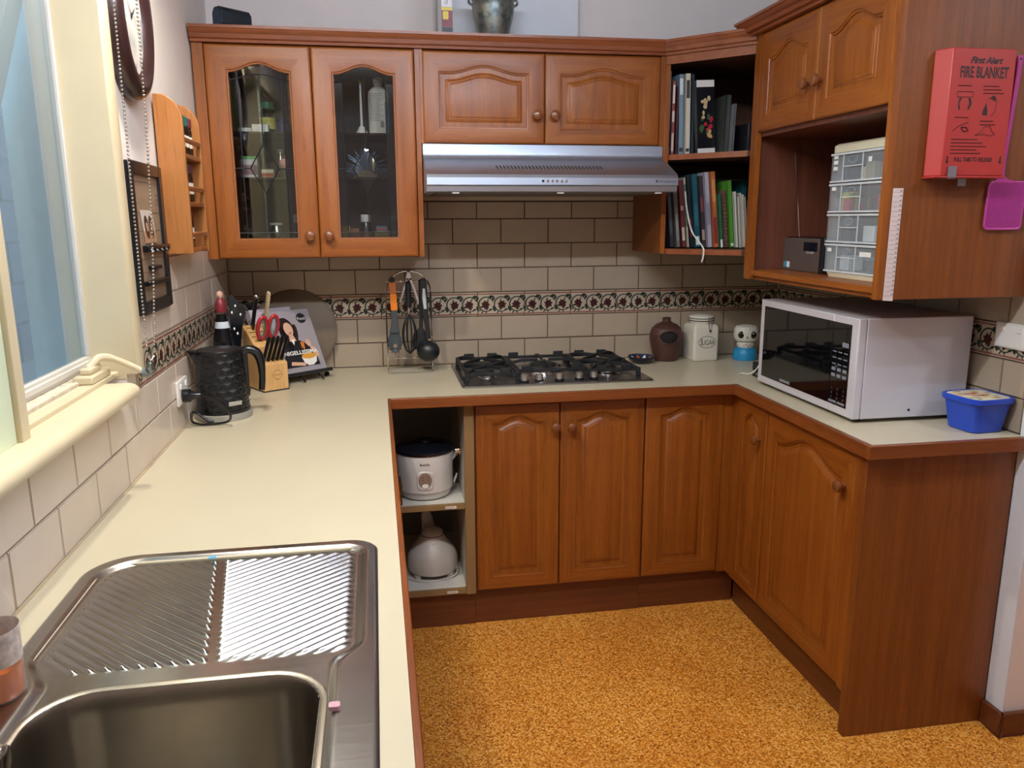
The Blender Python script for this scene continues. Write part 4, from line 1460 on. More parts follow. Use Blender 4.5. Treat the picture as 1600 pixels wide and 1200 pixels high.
def flat(path, widths, y, t, mt, name, parent, seg=1):
    """blade in the xz plane following a centre line with half widths"""
    mb = MB(); n = len(path)
    Lf = []
    for i, (p, w_) in enumerate(zip(path, widths)):
        a_ = Vector(path[max(0, i - 1)]); b_ = Vector(path[min(n - 1, i + 1)])
        d_ = (b_ - a_).normalized(); nn = Vector((-d_.y, d_.x))
        l_, r_ = Vector(p) + nn * w_, Vector(p) - nn * w_
        Lf.append([(l_.x, y - t / 2, l_.y), (r_.x, y - t / 2, r_.y), (r_.x, y + t / 2, r_.y), (l_.x, y + t / 2, l_.y)])
    mb.loops(Lf)
    return mb.build(name, mt, parent, bevel=min(t * .3, .002))


UY = RY - .022
GREY = mat('nylon_grey', '#3c4145', .45); DARK = mat('nylon_black', '#17191c', .4)
ORANGE = mat('handle_orange', '#dd7a1c', .4); ORB = mat('handle_orange_dark', '#a85a26', .4)
# spaghetti spoon
us = thing('pasta_spoon', 'grey pasta spoon with an orange handle hanging leftmost on the rack', 'spoon', (.640, UY, 1.262))
flat([(.638, 1.272), (.639, 1.252), (.641, 1.215)], [.0125, .0140, .0130], UY, .014, ORB, 'handle', us)
flat([(.641, 1.215), (.642, 1.18), (.6435, 1.150)], [.0128, .0130, .0135], UY, .014, ORANGE, 'handle_grip', us)
MB().lathe([(.0115, -.0095), (.0115, .0095)], (.638, UY, 1.270), 20, 'y').build('hang_ring', DARK, us)
flat([(.6435, 1.150), (.6440, 1.12), (.6435, 1.085), (.6425, 1.060)], [.0122, .0110, .0140, .022], UY, .010, GREY, 'neck', us)
hd = MB()
Lh = []
ring_o, ring_i = [], []
n_ = 32
for i in range(n_):
    q = 2 * PI * i / n_
    ring_o.append((.6415 + .0275 * math.cos(q), 1.025 + .045 * math.sin(q) * (1 if math.sin(q) > 0 else .95)))
    ring_i.append((.6430 + .0085 * math.cos(q), 1.008 + .0085 * math.sin(q)))
yc = lambda x, z: UY - .006 + .010 * (1 - ((x - .6415) / .03) ** 2 * 1.0) * .6
hd.loops([[(x, yc(x, z) + .003, z) for x, z in ring_o], [(x, yc(x, z), z) for x, z in ring_o], [(.642 + (x - .642) * .6, yc(x, z) + .004, 1.015 + (z - 1.015) * .6) for x, z in ring_o], [(x, UY + .001, z) for x, z in ring_i], [(x, UY + .005, z) for x, z in ring_i]], False, False)
hd.loops([[(x, yc(x, z) + .003, z) for x, z in ring_o], [(x, UY + .005, z) for x, z in ring_i]], False, False)
hd.build('spoon_head', GREY, us)
for i in range(7):
    q = PI + (i + .5) / 7 * PI
    x, z = .6415 + .0275 * math.cos(q), 1.025 + .045 * math.sin(q)
    MB().box(x - .003, x + .003, UY - .014, UY, z - .002, z + .008).build('tooth', GREY, us, bevel=.001)
# whisk
uw = thing('balloon_whisk', 'black whisk with dark handle hanging in the middle of the rack', 'whisk', (.700, UY, 1.258))
MB().lathe([(.005, 1.262), (.011, 1.256), (.012, 1.20), (.0115, 1.165), (.009, 1.160)], (.700, UY, 0), 18).build('handle', DARK, uw)
MB().lathe([(.006, 1.160), (.0065, 1.150), (.005, 1.136)], (.700, UY, 0), 14).build('collar', CHROME, uw)
for k in range(5):
    a_ = PI * k / 5
    lp = []
    for i in range(25):
        t = i / 24; q = 2 * PI * t
        w_ = .030 * math.sin(PI * (1 - abs(2 * t - 1)) ** 1.0 * .62) / math.sin(PI * .62) if True else 0
        s_ = 1 if t > .5 else -1
        z = 1.138 - (.162 * (1 - abs(2 * t - 1)))
        w_ = .028 * math.sin(PI * min(1, (1138 - z * 1000) / 175)) ** .8 * s_ if abs(2 * t - 1) > .02 else 0
        lp.append((.700 + w_ * math.cos(a_), UY + w_ * math.sin(a_) * .55, z))
    MB().tube(lp, .0028, 6).build('loop_wire', DARK, uw)
# tongs
ut = thing('serving_tongs', 'folded chrome tongs hanging behind the whisk', 'tongs', (.704, RY - .006, 1.285))
flat([(.704, 1.298), (.704, 1.280), (.704, 1.266)], [.006, .011, .013], RY - .0075, .004, CHROME, 'spring_head', ut)
flat([(.699, 1.275), (.685, 1.235), (.668, 1.180)], [.0035, .0045, .0040], RY - .0080, .003, CHROME, 'arm', ut)
flat([(.709, 1.275), (.725, 1.230), (.742, 1.172)], [.0045, .0055, .0055], RY - .0080, .003, CHROME, 'arm', ut)
# turner
uu = thing('slotted_turner', 'black nylon turner hanging behind the ladle', 'turner', (.750, RY - .010, 1.262))
flat([(.7510, 1.268), (.7505, 1.20), (.7485, 1.12), (.7460, 1.075)], [.009, .010, .008, .008], RY - .012, .006, DARK, 'handle', uu)
flat([(.7460, 1.075), (.7430, 1.050), (.742, 1.020), (.742, .990)], [.010, .028, .031, .031], RY - .012, .004, DARK, 'blade', uu)
# ladle
ul = thing('soup_ladle', 'black ladle with a pale grip hanging rightmost on the rack', 'ladle', (.762, UY, 1.262))
flat([(.7585, 1.275), (.7590, 1.255), (.7600, 1.20), (.7635, 1.145), (.7690, 1.09), (.7740, 1.035)], [.010, .0135, .0135, .0120, .0095, .0105], UY - .012, .011, DARK, 'handle', ul)
flat([(.7600, 1.235), (.7605, 1.20), (.7640, 1.155)], [.0045, .0072, .0058], UY - .0185, .004, mat('grip_grey', '#b6bcba', .4), 'grip_inlay', ul)
la = MB()
Lq = []
cxl, czl = .772, .985
for r_, dy in ((.046, 0), (.0455, -.003), (.043, -.010), (.036, -.022), (.024, -.032), (.010, -.037), (.002, -.038)):
    Lq.append([(cxl + r_ * math.cos(2 * PI * i / 32), UY - .010 + dy, czl + r_ * .92 * math.sin(2 * PI * i / 32)) for i in range(32)])
la.loops(Lq, False, True)
la.loops([[(cxl + (p[0] - cxl) * .96, p[1] + .004, czl + (p[2] - czl) * .96) for p in l_] for l_ in Lq], False, True)
la.build('ladle_bowl', DARK, ul)

# ================================================================== BENCH: RIGHT CORNER
# small bowl
sb = thing('small_dish', 'small navy dish with orange and white patterned inside next to the cooktop', 'dish', (1.672, -.128, BZ))
MB().lathe([(.034, 0), (.040, .003), (.053, .016), (.058, .028), (.0555, .030), (.050, .020)], (0, 0, 0), 36, cap1=False).build('outer_shell', mat('dish_navy', '#161a2a', .2), sb, world=False)
MB().lathe([(.0548, .0293), (.050, .020), (.036, .0075), (.004, .006)], (0, 0, 0), 36, cap0=False).build('inner_glaze', mat('dish_inner', '#2a3046', .2), sb, world=False)
zz = MB(); z2 = MB()
rr_ = lambda t: .0074 + .0222 * t
for i in range(10):
    a0, a1, am = 2 * PI * i / 10, 2 * PI * (i + 1) / 10, 2 * PI * (i + .5) / 10
    f_ = lambda r, a: (r * math.cos(a), r * math.sin(a), .0078 + max(0, (r - .037)) * (.0285 - .0078) / (.0548 - .037) + .0006)
    mb_ = zz if i % 2 else z2
    mb_.add([f_(.038, a0), f_(.038, a1), f_(.052, am)], [(0, 1, 2)])
zz.build('white_triangles', WHITE, sb, world=False, smooth=0)
z2.disc((0, 0, .0085), .020, 'z', 5)
z2.build('orange_pattern', mat('dish_orange', '#b65a32', .4), sb, world=False, smooth=0)

# garlic pot
gp_ = thing('garlic_pot', 'round brown clay pot with a dark opening in its front', 'pot', (1.797, -.082, BZ))
CLAY = mat('brown_clay', '#4a2a22', .55, var=.12, vscale=30)
prg = [(.046, 0), (.050, .003), (.058, .03), (.066, .065), (.0705, .095), (.0700, .115), (.062, .138), (.045, .155), (.022, .165), (.0175, .168), (.0175, .180), (.0190, .183), (.012, .185)]
NS = 72
g1 = MB(); Lg = []
dense = []
for i in range(len(prg) - 1):
    for k in range(4):
        t = k / 4; dense.append((prg[i][0] * (1 - t) + prg[i + 1][0] * t, prg[i][1] * (1 - t) + prg[i + 1][1] * t))
dense.append(prg[-1])
for r_, z in dense: Lg.append([(r_ * math.cos(2 * PI * i / NS), r_ * math.sin(2 * PI * i / NS), z) for i in range(NS)])
HA, HZ = math.radians(-98), .106
inside = lambda x, y, z: y < 0 and ((x * -math.sin(HA) * 1 + y * math.cos(HA)) / .042) ** 2 + ((z - HZ) / .0270) ** 2 < 1
vs = [p for l in Lg for p in l]; fs = []
for j in range(len(Lg) - 1):
    for i in range(NS):
        q = (j * NS + i, j * NS + (i + 1) % NS, (j + 1) * NS + (i + 1) % NS, (j + 1) * NS + i)
        c_ = sum((Vector(vs[k]) for k in q), Vector()) / 4
        if not inside(c_.x, c_.y, c_.z): fs.append(q)
fs.append(tuple(range(NS))[::-1]); fs.append(tuple(range((len(Lg) - 1) * NS, len(Lg) * NS)))
g1.add(vs, fs).build('clay_body', CLAY, gp_, world=False, weld=False)
MB().lathe([(r_ * .90, z) for r_, z in prg[1:8]], (0, 0, 0), 40).build('dark_inside', mat('pot_inside', '#140c0a', .9), gp_, world=False)
ring = []
for i in range(40):
    q = 2 * PI * i / 40
    u_, z = .043 * math.cos(q), HZ + .0280 * math.sin(q)
    R_ = .0695 if z < .115 else .070 - (z - .115) * .36
    th = HA + u_ / R_
    ring.append((R_ * math.cos(th), R_ * math.sin(th), z))
MB().tube(ring, .0034, 8, closed=True).build('opening_rim', CLAY, gp_, world=False)

# sugar canister
su = thing('sugar_canister', 'square white ceramic canister lettered SUGAR with a wire clamp lid', 'canister', (1.950, -.092, BZ), math.radians(3))
CER = mat('white_ceramic', '#d6cfc0', .22, var=.02, vscale=30)
h_ = .0575
Lc = [[(x, y, z) for x, y in rrect(-h_ * f, h_ * f, -h_ * f, h_ * f, .012, 5)] for f, z in ((.93, 0), (.98, .003), (1, .010), (1, .140), (.97, .148), (.86, .156))]
MB().loops(Lc).build('body', CER, su, world=False)
MB().lathe([(.050, .155), (.050, .160), (.0525, .163), (.0525, .168), (.050, .170)], (0, 0, 0), 40).build('neck', CER, su, world=False)
MB().lathe([(.0515, .171), (.0535, .173), (.0535, .178), (.051, .180), (.0535, .182), (.0535, .187), (.050, .191), (.030, .196), (.004, .198)], (0, 0, 0), 40).build('lid', CER, su, world=False)
MB().tube([(.0535 * math.cos(2 * PI * i / 32), .0535 * math.sin(2 * PI * i / 32), .1705) for i in range(32)], .0016, 6, closed=True).build('seal_wire', BLACKM, su, world=False)
MB().tube([(.0535 * math.cos(2 * PI * i / 32), .0535 * math.sin(2 * PI * i / 32), .1803) for i in range(32)], .0014, 6, closed=True).build('seal_wire', BLACKM, su, world=False)
MB().tube([(.006, -.0555, .190), (.006, -.0575, .160), (.010, -.0600, .135), (.014, -.0600, .128), (.018, -.0600, .135), (.020, -.0575, .160), (.018, -.0555, .188)], .0018, 6).build('clamp_wire', STEEL, su, world=False)
MB().lathe([(.0055, -.0585), (.0065, -.0605), (.003, -.062)], (.014, 0, .130), 14, 'y').build('clamp_stud', STEEL, su, world=False)
lt = MB(); lt.text('S', .040, -.024, .069, -.0581, 'CENTER', sx=.72); lt.text('UGAR', .031, .008, .070, -.0581, 'CENTER', sx=.72)
el = [(.002 + .040 * math.cos(2 * PI * i / 40), -.0580, .082 + .0250 * math.sin(2 * PI * i / 40)) for i in range(40)]
MB().tube(el, .0009, 4, closed=True).build('oval_line', mat('glaze_grey', '#2e2a26', .4), su, world=False, smooth=0)
lt.build('lettering', mat('glaze_grey', '#2e2a26', .4), su, world=False, smooth=0)

# owl figure
ow = thing('owl_figurine', 'small white owl figure with big dark eyes on a bright blue base', 'figurine', (2.140, -.130, BZ), math.radians(-18))
BLU = mat('bright_blue', '#2790c4', .4)
MB().lathe([(.050, 0), (.053, .006), (.051, .030), (.046, .046), (.040, .052)], (0, 0, 0), 28).build('blue_base', BLU, ow, world=False)
OWW = mat('owl_white', '#d9d4ca', .5, var=.06, vscale=60)
MB().lathe([(.030, .048), (.036, .056), (.038, .066), (.034, .076)], (0, 0, 0), 28).build('body', OWW, ow, world=False)
hdm = MB(); Lo = []
for k, (r_, z) in enumerate(((.030, .076), (.044, .082), (.051, .096), (.053, .112), (.050, .130), (.042, .142), (.024, .149), (.002, .151))):
    Lo.append([(r_ * math.cos(q), r_ * .82 * math.sin(q), z + (.004 * max(0, abs(math.cos(q)) - .6) / .4 if k in (4, 5) else 0)) for q in [2 * PI * i / 28 for i in range(28)]])
hdm.loops(Lo).build('head', OWW, ow, world=False)
for sg in (-1, 1):
    e_ = MB().ball((sg * .024, -.0360, .110), (.0140, .007, .0150), 18, 10).build('eye', mat('owl_eye', '#14120f', .1), ow, world=False)
    MB().ball((sg * .021 + .003, -.0418, .117), (.003, .0015, .003), 8, 6).build('eye_glint', WHITE, e_, world=False)
MB().lathe([(.005, -.039), (.001, -.047)], (0, 0, .100), 10, 'y').build('beak', mat('owl_beak', '#2a2622', .4), ow, world=False)
for x, z in ((-.012, .066), (.006, .062), (.014, .068), (-.002, .070), (0, .128), (-.008, .133), (.009, .134)):
    yy = -.0385 if z < .08 else -.0395
    MB().ball((x, yy + abs(x) * .25, z), (.0022, .0015, .0022), 8, 6).build('speckle', mat('speckle', '#55504a', .6), ow, world=False)

# charger and leads beside the microwave
ch = thing('power_adapter', 'black power adapter with white lead behind the microwave corner', 'adapter', (2.075, -.40, BZ))
MB().box(-.020, .020, -.030, .030, 0, .035).build('brick_body', BLACKP, ch, world=False, bevel=.004)
MB().tube(spline([(-.012, -.03, .02), (-.05, -.06, .006), (-.075, -.09, .004), (-.06, -.13, .004), (-.03, -.155, .004)], 6), .0028, 8).build('black_lead', BLACKP, ch, world=False)
MB().tube(spline([(.0, -.03, .030), (-.030, -.06, .045), (-.060, -.08, .022), (-.075, -.06, .004), (-.10, -.04, .003), (-.12, -.06, .003)], 6), .0022, 8).build('white_lead', WHITE, ch, world=False)

# ================================================================== MICROWAVE
mo = thing('microwave_oven', 'white microwave oven with black glass door on the right bench', 'microwave', (2.13, -.92, BZ))
MX0, MX1, MY0, MY1, MZ0, MZ1 = 1.950, 2.322, -1.218, -.622, .912, 1.213
MWH = mat('microwave_white', '#c6c2c8', .38)
MB().box(MX0 + .028, MX1, MY0, MY1, MZ0, MZ1).build('case', MWH, mo, bevel=.003)
T = T_right(MY1, MX0)
Wm = MY1 - MY0
UD = .468          # where the door ends and the panel begins
MB(T).box(0, UD - .001, 0, .027, MZ0, MZ1).build('door', MWH, mo, bevel=.004)
MB(T).box(UD + .001, Wm, 0, .027, MZ0, MZ1).build('control_panel', MWH, mo, bevel=.004)
BG = mat('black_glass', '#06070a', .04, coat=.3)
dw_ = MB(T).box(.030, UD - .0012, -.0015, .002, MZ0 + .026, MZ1 - .022).build('door_window', BG, mo, bevel=.0008)
cp_ = MB(T).box(UD + .0012, Wm - .033, -.0015, .002, MZ0 + .026, MZ1 - .022).build('panel_glass', BG, mo, bevel=.0008)
lt = MB(T); lt.text('SAMSUNG', .013, .20, MZ0 + .032, -.0019, 'CENTER', sx=1.15, bold=.0003)
lt.build('lettering', mat('logo_silver', '#b9bcc2', .4), dw_, smooth=0)
PK = mat('keypad_print', '#7d828c', .5)
kp = MB(T)
for r_ in range(4):
    for c_ in range(3):
        kp.text('1234567890<>'[r_ * 3 + c_], .010, UD + .016 + c_ * .031, .985 - r_ * .0145, -.0019, 'CENTER')
for r_ in range(5):
    for c_ in range(3):
        z = 1.100 - r_ * .019; x = UD + .008 + c_ * .029
        kp.box(x, x + .020, -.0019, -.0017, z, z + (.010 if r_ > 2 else .0035))
kp.box(UD + .055, UD + .088, -.0019, -.0017, 1.120, 1.134)
kp.box(UD + .004, UD + .044, -.0019, -.0017, .944, .951).box(UD + .050, UD + .088, -.0019, -.0017, .944, .951)
kp.build('keypad', PK, cp_, smooth=0)['kind'] = 'stuff'
MB().lathe([(.004, MY0 - .0012), (.004, MY0 + .001)], (2.135, 0, .935), 12, 'y').build('screw', BLACKM, mo)
for x, y in ((1.99, -1.18), (1.99, -.66), (2.29, -1.18), (2.29, -.66)):
    MB().lathe([(.014, BZ), (.014, MZ0 + .002)], (x, y, 0), 14).build('foot', BLACKM, mo)

# ================================================================== BLUE TUB
bt = thing('ice_cream_tub', 'blue plastic tub with a printed clear lid at the bench end', 'tub', (2.268, -1.330, BZ), math.radians(5))
bt.scale = (.90, .90, 1.02)
TB = mat('tub_blue', '#1f45b8', .32)
f_ = lambda h, z, r: [(x, y, z) for x, y in rrect(-h, h, -h * .98, h * .98, r, 6)]
MB().loops([f_(.056, .0, .022), f_(.060, .003, .024), f_(.0735, .082, .028), f_(.0745, .084, .028), f_(.0745, .088, .028)], True, True).build('tub_wall', TB, bt, world=False)
MB().loops([f_(.0795, .083, .032), f_(.0815, .085, .033), f_(.0815, .097, .033), f_(.0795, .0985, .032), f_(.074, .0985, .028), f_(.073, .0955, .028)]).build('lid_rim', TB, bt, world=False)


def lidprint():
    t = NT('tub_lid_print')
    v = t.coords((28, 60, 1))
    f1 = t.noise(v, 1.0, 2)
    c = t.ramp(f1, [(.30, '#b6503f'), (.42, '#d98a5a'), (.50, '#e6d3a8'), (.62, '#cfc8a0'), (.74, '#8d9a6a')])
    t.l(c, t.b.inputs['Base Color']); t.b.inputs['Roughness'].default_value = .25
    return t.m


LIDM = lidprint()
MB().loops([f_(.0705, .0957, .026), f_(.0705, .0975, .026)]).build('lid_panel', mat('lid_cream', '#e2d8b8', .3), bt, world=False)
lp_ = MB(lambda x, y, z: (x, z, .0978))
lp_.text('Classic', .026, -.055, .012, 0, shear=.3, bold=.001)
lp_.text('Vanilla', .024, -.035, -.016, 0, shear=.3, bold=.001)
lp_.build('lettering', mat('lid_red', '#b4433f', .4), bt, world=False, smooth=0)
pp = MB()
random.seed(5)
for k in range(16):
    a_ = random.uniform(-.06, .06); b2 = random.uniform(-.06, .06)
    pp.disc((a_, b2, .09760 + .00001 * k), random.uniform(.006, .013), 'z', 12, k % 3, random.uniform(.003, .007))
pp.build('printed_fruit', [mat('fr_orange', '#d98f4a', .4), mat('fr_green', '#93a06c', .4), mat('fr_dark', '#6b5f58', .4)], bt, world=False, smooth=0)

# ================================================================== BOOKS IN THE CORNER BOOKCASE
def book(label, x, wd, h, dp, y, z, col, tilt=0., rz=0., marks=(), group='cookbooks in the corner bookcase', rough=.4, pages='#d8cfbe', name='book'):
    """spine towards -y; x = left foot of the spine; tilt leans the head to the left (degrees)"""
    b_ = thing(name, label, 'book', (x, y, z), math.radians(rz), group, 0, math.radians(-tilt))
    t = min(.0018, wd * .2)
    m_ = mat('cover_' + col.strip('#'), col, rough)
    MB().box(0, t, 0, dp, 0, h).box(wd - t, wd, 0, dp, 0, h).box(0, wd, 0, t, 0, h).build('cover', m_, b_, world=False)
    MB().box(t, wd - t, t, dp - .003, .003, h - .003).build('page_block', mat('pages_' + pages.strip('#'), pages, .8), b_, world=False)
    for (za, zb, c) in marks:
        MB().box(wd * .2, wd * .8, -.0006, -.0001, h * za, h * zb).build('spine_print', mat('spine_' + c.strip('#'), c, .5), b_, world=False)
    return b_


# upper shelf, floor z 1.7335
zs = 1.7342
yb = -.325
book('slim pale grey book at the left end of the upper book shelf', 1.679, .011, .300, .21, yb, zs, '#8d9198', 0, 0, [(.1, .3, '#5d6168')])
book('book with a red and white mottled spine on the upper shelf', 1.693, .014, .265, .20, yb - .004, zs, '#8a4a44', 0, 0, [(.05, .3, '#c9b9a8'), (.45, .6, '#cfc6bc'), (.7, .95, '#d8cdc2')])
book('thin dark maroon book on the upper shelf', 1.709, .010, .245, .20, yb - .008, zs, '#4a1f22')
book('steel-blue book with white lettering on the upper shelf', 1.722, .021, .288, .21, yb - .010, zs, '#6f8796', 1.5, 0, [(.75, .95, '#c6d0d4'), (.04, .09, '#2a2f36')])
book('cream book with black lettering on the upper shelf', 1.746, .021, .290, .21, yb - .016, zs, '#cfc6b4', 1.5, 0, [(.7, .92, '#3b3632'), (.04, .08, '#2b2826')])
book('dark teal book behind the floral one on the upper shelf', 1.769, .012, .288, .20, yb - .018, zs, '#2c3b42', 1.5)
fb = thing('book', 'black book with a bright flower cover and white bands, angled out on the upper shelf', 'book', (1.784, -.372, zs), math.radians(9), 'cookbooks in the corner bookcase', 0, math.radians(-4))
MB().box(0, .075, .016, .018, 0, .262).box(0, .002, 0, .018, 0, .262).build('cover', mat('cover_nearblack', '#17181d', .3), fb, world=False)
fr_ = MB(); fr_.box(0, .075, -.0015, 0, 0, .262); fr_.build('front_board', mat('cover_nearblack', '#17181d', .3), fb, world=False)
MB().box(.0001, .0749, -.0019, -.0016, .238, .262).build('white_band', WHITE, fb, world=False)
MB().box(.0001, .0749, -.0019, -.0016, 0, .020).build('white_band', WHITE, fb, world=False)
MB().box(.002, .073, .0005, .0155, .003, .259).build('page_block', PAPER, fb, world=False)
random.seed(11)
for nm, c, n_, (xa, xb), (za, zb) in (('printed_blossom', '#c9b28a', 9, (.022, .052), (.13, .20)), ('printed_rose', '#b02a3a', 6, (.034, .060), (.075, .125)), ('printed_leaf', '#3f5a3a', 7, (.014, .050), (.06, .15)), ('printed_petal', '#d6a66a', 5, (.045, .062), (.05, .085))):
    q_ = MB()
    for k in range(n_):
        q_.disc((random.uniform(xa, xb), -.0018 - .00004 * k, random.uniform(za, zb)), random.uniform(.005, .009), 'y', 10, None, random.uniform(.006, .012))
    q_.build(nm, mat(nm, c, .4), fb, world=False, smooth=0)['kind'] = 'stuff'
book('dark olive book leaning back on the upper shelf', 1.872, .020, .210, .18, -.400, zs, '#3b3f3a', -1.5)
book('thin grey booklet on the upper shelf beside the plastic bag', 1.893, .008, .175, .18, -.430, zs, '#6a6a6c', -1.5)
pbg = thing('plastic_bag', 'crumpled clear plastic bag over a dark box at the right of the upper shelf', 'bag', (2.02, -.40, zs))
MB().box(-.085, .10, -.07, .09, 0, .105).build('dark_box', mat('dark_box', '#14151a', .5), pbg, world=False, bevel=.003)
random.seed(3)
bgm = MB(); Lb = []
for k, z in enumerate((0, .03, .06, .09, .115, .135)):
    sc_ = (1, 1.02, 1.0, .92, .7, .35)[k]
    Lb.append([(.075 + (.05 * sc_ * math.cos(q) + random.uniform(-.008, .008)), -.085 + (.022 * sc_ * math.sin(q) + random.uniform(-.005, .005)), z + random.uniform(-.004, .004) * (k > 0)) for q in [2 * PI * i / 16 for i in range(16)]])
bgm.loops(Lb).build('crumpled_film', CLEARP, pbg, world=False, smooth=0)

# lower shelf, floor z 1.3845
zs = 1.3855
yb = -.322
LOW = [  # label, x, width, height, tilt, colour, marks, y shift
    ('charcoal book first from the left on the lower book shelf', 1.716, .018, .24, 7, '#33363c', [(.2, .8, '#4d5057')], .02),
    ('grey mottled book second from the left on the lower shelf', 1.738, .017, .255, 8, '#6d675f', [(.1, .5, '#8d8a84'), (.6, .8, '#4a4440')], .010),
    ('maroon book with pale flecks on the lower shelf', 1.759, .018, .255, 8, '#6a2a30', [(.1, .3, '#c9b6a0'), (.55, .62, '#b49a88')], .004),
    ('thin cream and green book on the lower shelf', 1.778, .010, .265, 7, '#b7b39a', [(.3, .9, '#58705a')], .000),
    ('black and red slim book on the lower shelf', 1.789, .014, .270, 7, '#23262c', [(.15, .4, '#8a3038')], -.006),
    ('deep teal book with a white library sticker on the lower shelf', 1.806, .024, .275, 7, '#1f5560', [(.03, .15, '#d9d9d4'), (.3, .6, '#2f6a74')], -.012),
    ('dark floral patterned book on the lower shelf', 1.831, .018, .270, 6, '#3a3138', [(.1, .25, '#a58a80'), (.5, .7, '#7d4148')], -.020),
    ('pale lilac book on the lower shelf', 1.850, .020, .283, 6, '#a9a6b4', [(.3, .6, '#8b889a')], -.030),
    ('orange and crimson book on the lower shelf', 1.871, .021, .285, 6, '#b4663a', [(.05, .4, '#8c2a2e'), (.6, .9, '#c98a54')], -.040),
    ('thin green and white recipe folder on the lower shelf', 1.893, .013, .200, 7, '#2f6b4a', [(.0, .15, '#e2e2dc')], -.050),
    ('brown spiral-bound notebook on the lower shelf', 1.908, .016, .215, 5, '#6b5248', [], -.056),
    ('bright grass-green book on the lower shelf', 1.926, .019, .250, 4, '#4f8a2f', [(.02, .06, '#cfd8c4')], -.064),
    ('white slim book on the lower shelf', 1.947, .012, .210, 5, '#d4d0c8', [], -.070),
]
for i, (lb, x, wd, h, tl, c, mk, dy) in enumerate(LOW):
    b_ = book(lb, x, wd, h, .165, yb + dy, zs + .003, c, 6, 0, mk)
    if 'spiral' in lb:
        for k in range(14):
            MB().tube([(wd / 2 + .009 * math.cos(q), -.002 + .006 * math.sin(q), .012 + k * .0145) for q in [2 * PI * j / 10 for j in range(10)]], .0011, 5, closed=True).build('spiral_ring', mat('ring_copper', '#9a6a58', .4, .5), b_, world=False)
    if 'teal' in lb:
        pass
pgs = thing('paper_stack', 'stack of loose cream recipe papers leaning on the lower shelf', 'papers', (1.964, -.395, zs + .002), 0, None, 0, math.radians(-6))
for k in range(6):
    MB().box(.006 * k, .006 * k + .0045, .004 * (k % 3), .16, 0, .205 - .006 * abs(k - 2)).build('sheet_bundle', mat(['sheet_a', 'sheet_b', 'sheet_c'][k % 3], ['#c9c0ae', '#a79f94', '#d4cdbf'][k % 3], .8), pgs, world=False)
rib_ = thing('ribbon_bookmark', 'thin white ribbon bookmark dangling over the lower shelf edge', 'ribbon', (1.775, -.370, 1.40))
rb = MB()
pr_ = spline([(1.757, -.333, 1.60), (1.763, -.345, 1.53), (1.775, -.372, 1.45), (1.785, -.456, 1.395), (1.787, -.462, 1.370), (1.785, -.462, 1.352), (1.781, -.462, 1.338)], 5)
rb.loops([[(p[0] - .003, p[1], p[2]), (p[0] + .003, p[1], p[2]), (p[0] + .003, p[1] + .001, p[2]), (p[0] - .003, p[1] + .001, p[2])] for p in pr_])
rb.build('ribbon', WHITE, rib_)
fbx = thing('box_file', 'big dark box file with a pale rim standing behind the lower books', 'box file', (1.80, -.128, zs))
MB().box(.02, .27, 0, .08, 0, .262).build('file_body', mat('file_dark', '#23252b', .5), fbx, world=False, bevel=.002)
MB().box(.015, .275, -.004, .084, .262, .270).box(.270, .280, -.004, .084, 0, .270).build('pale_rim', mat('file_rim', '#b4b3ad', .5), fbx, world=False)
book('thin teal booklet standing at the right end of the lower shelf', 2.015, .009, .262, .12, -.30, zs, '#2a6b72', 0, 0, [(.0, .12, '#b98a5c')], group=None)
book('dark navy booklet at the far right end of the lower shelf', 2.030, .012, .18, .12, -.36, zs, '#1c222e', 0, 0, [(.4, .6, '#59606c')], group=None)

# ================================================================== THE NICHE
NZ = 1.3187
ra = thing('table_radio', 'bronze-grey digital radio with a raised antenna in the niche', 'radio', (2.06, -.74, NZ))
RT = T_right(-.625, 2.02)
MB(RT).box(0, .235, 0, .006, .0 + NZ, NZ + .112).build('front_panel', mat('radio_bronze', '#6d625c', .35, .5, var=.1, vscale=200), ra, bevel=.002)
MB(RT).box(.002, .262, .0065, .085, NZ, NZ + .116).build('case', BLACKP, ra, bevel=.004)
MB(RT).box(.235, .262, -.001, .006, NZ, NZ + .116).build('side_strip', BLACKP, ra, bevel=.002)
sc_ = MB(RT).box(.135, .222, -.0006, .001, NZ + .070, NZ + .100).build('display', mat('display_dark', '#0f1420', .1), ra)
lt = MB(RT); lt.text('VQ FLASH', .011, .178, NZ + .062, -.0010, 'CENTER'); lt.build('lettering', WHITEP, ra, smooth=0)
MB(RT).box(.008, .028, -.0006, 0, NZ + .010, NZ + .030).build('blue_sticker', mat('sticker_cyan', '#3a8fc4', .4), ra)
MB(RT).box(.029, .048, -.0006, 0, NZ + .010, NZ + .030).build('white_sticker', WHITE, ra)
MB().tube([(2.035, -.700, NZ + .116), (2.035, -.668, NZ + .26), (2.035, -.636, NZ + .40)], [.0024, .0019, .0014], 8).build('antenna', CHROME, ra)

dr = thing('drawer_organiser', 'cream tower of four clear plastic drawers full of small parts in the niche', 'drawer tower', (2.10, -1.07, NZ))
DX, DY0, DY1 = 1.985, -.962, -1.222
OFF = mat('organiser_cream', '#d9d2b6', .45)
W_ = DY0 - DY1
DT = T_right(DY0, DX)
MB(DT).loops([[(u, d, NZ + .374) for u, d in rrect(-.004, W_ + .004, -.006, .22, .02, 5)], [(u, d, NZ + .394) for u, d in rrect(-.004, W_ + .004, -.006, .22, .02, 5)], [(u, d, NZ + .400) for u, d in rrect(.004, W_ - .004, .002, .212, .016, 5)]]).build('top_cap', OFF, dr)
MB(DT).loops([[(u, d, NZ) for u, d in rrect(.004, W_ - .004, .0, .21, .02, 5)], [(u, d, NZ + .014) for u, d in rrect(-.002, W_ + .002, -.004, .22, .02, 5)]]).build('bottom_tray', OFF, dr)
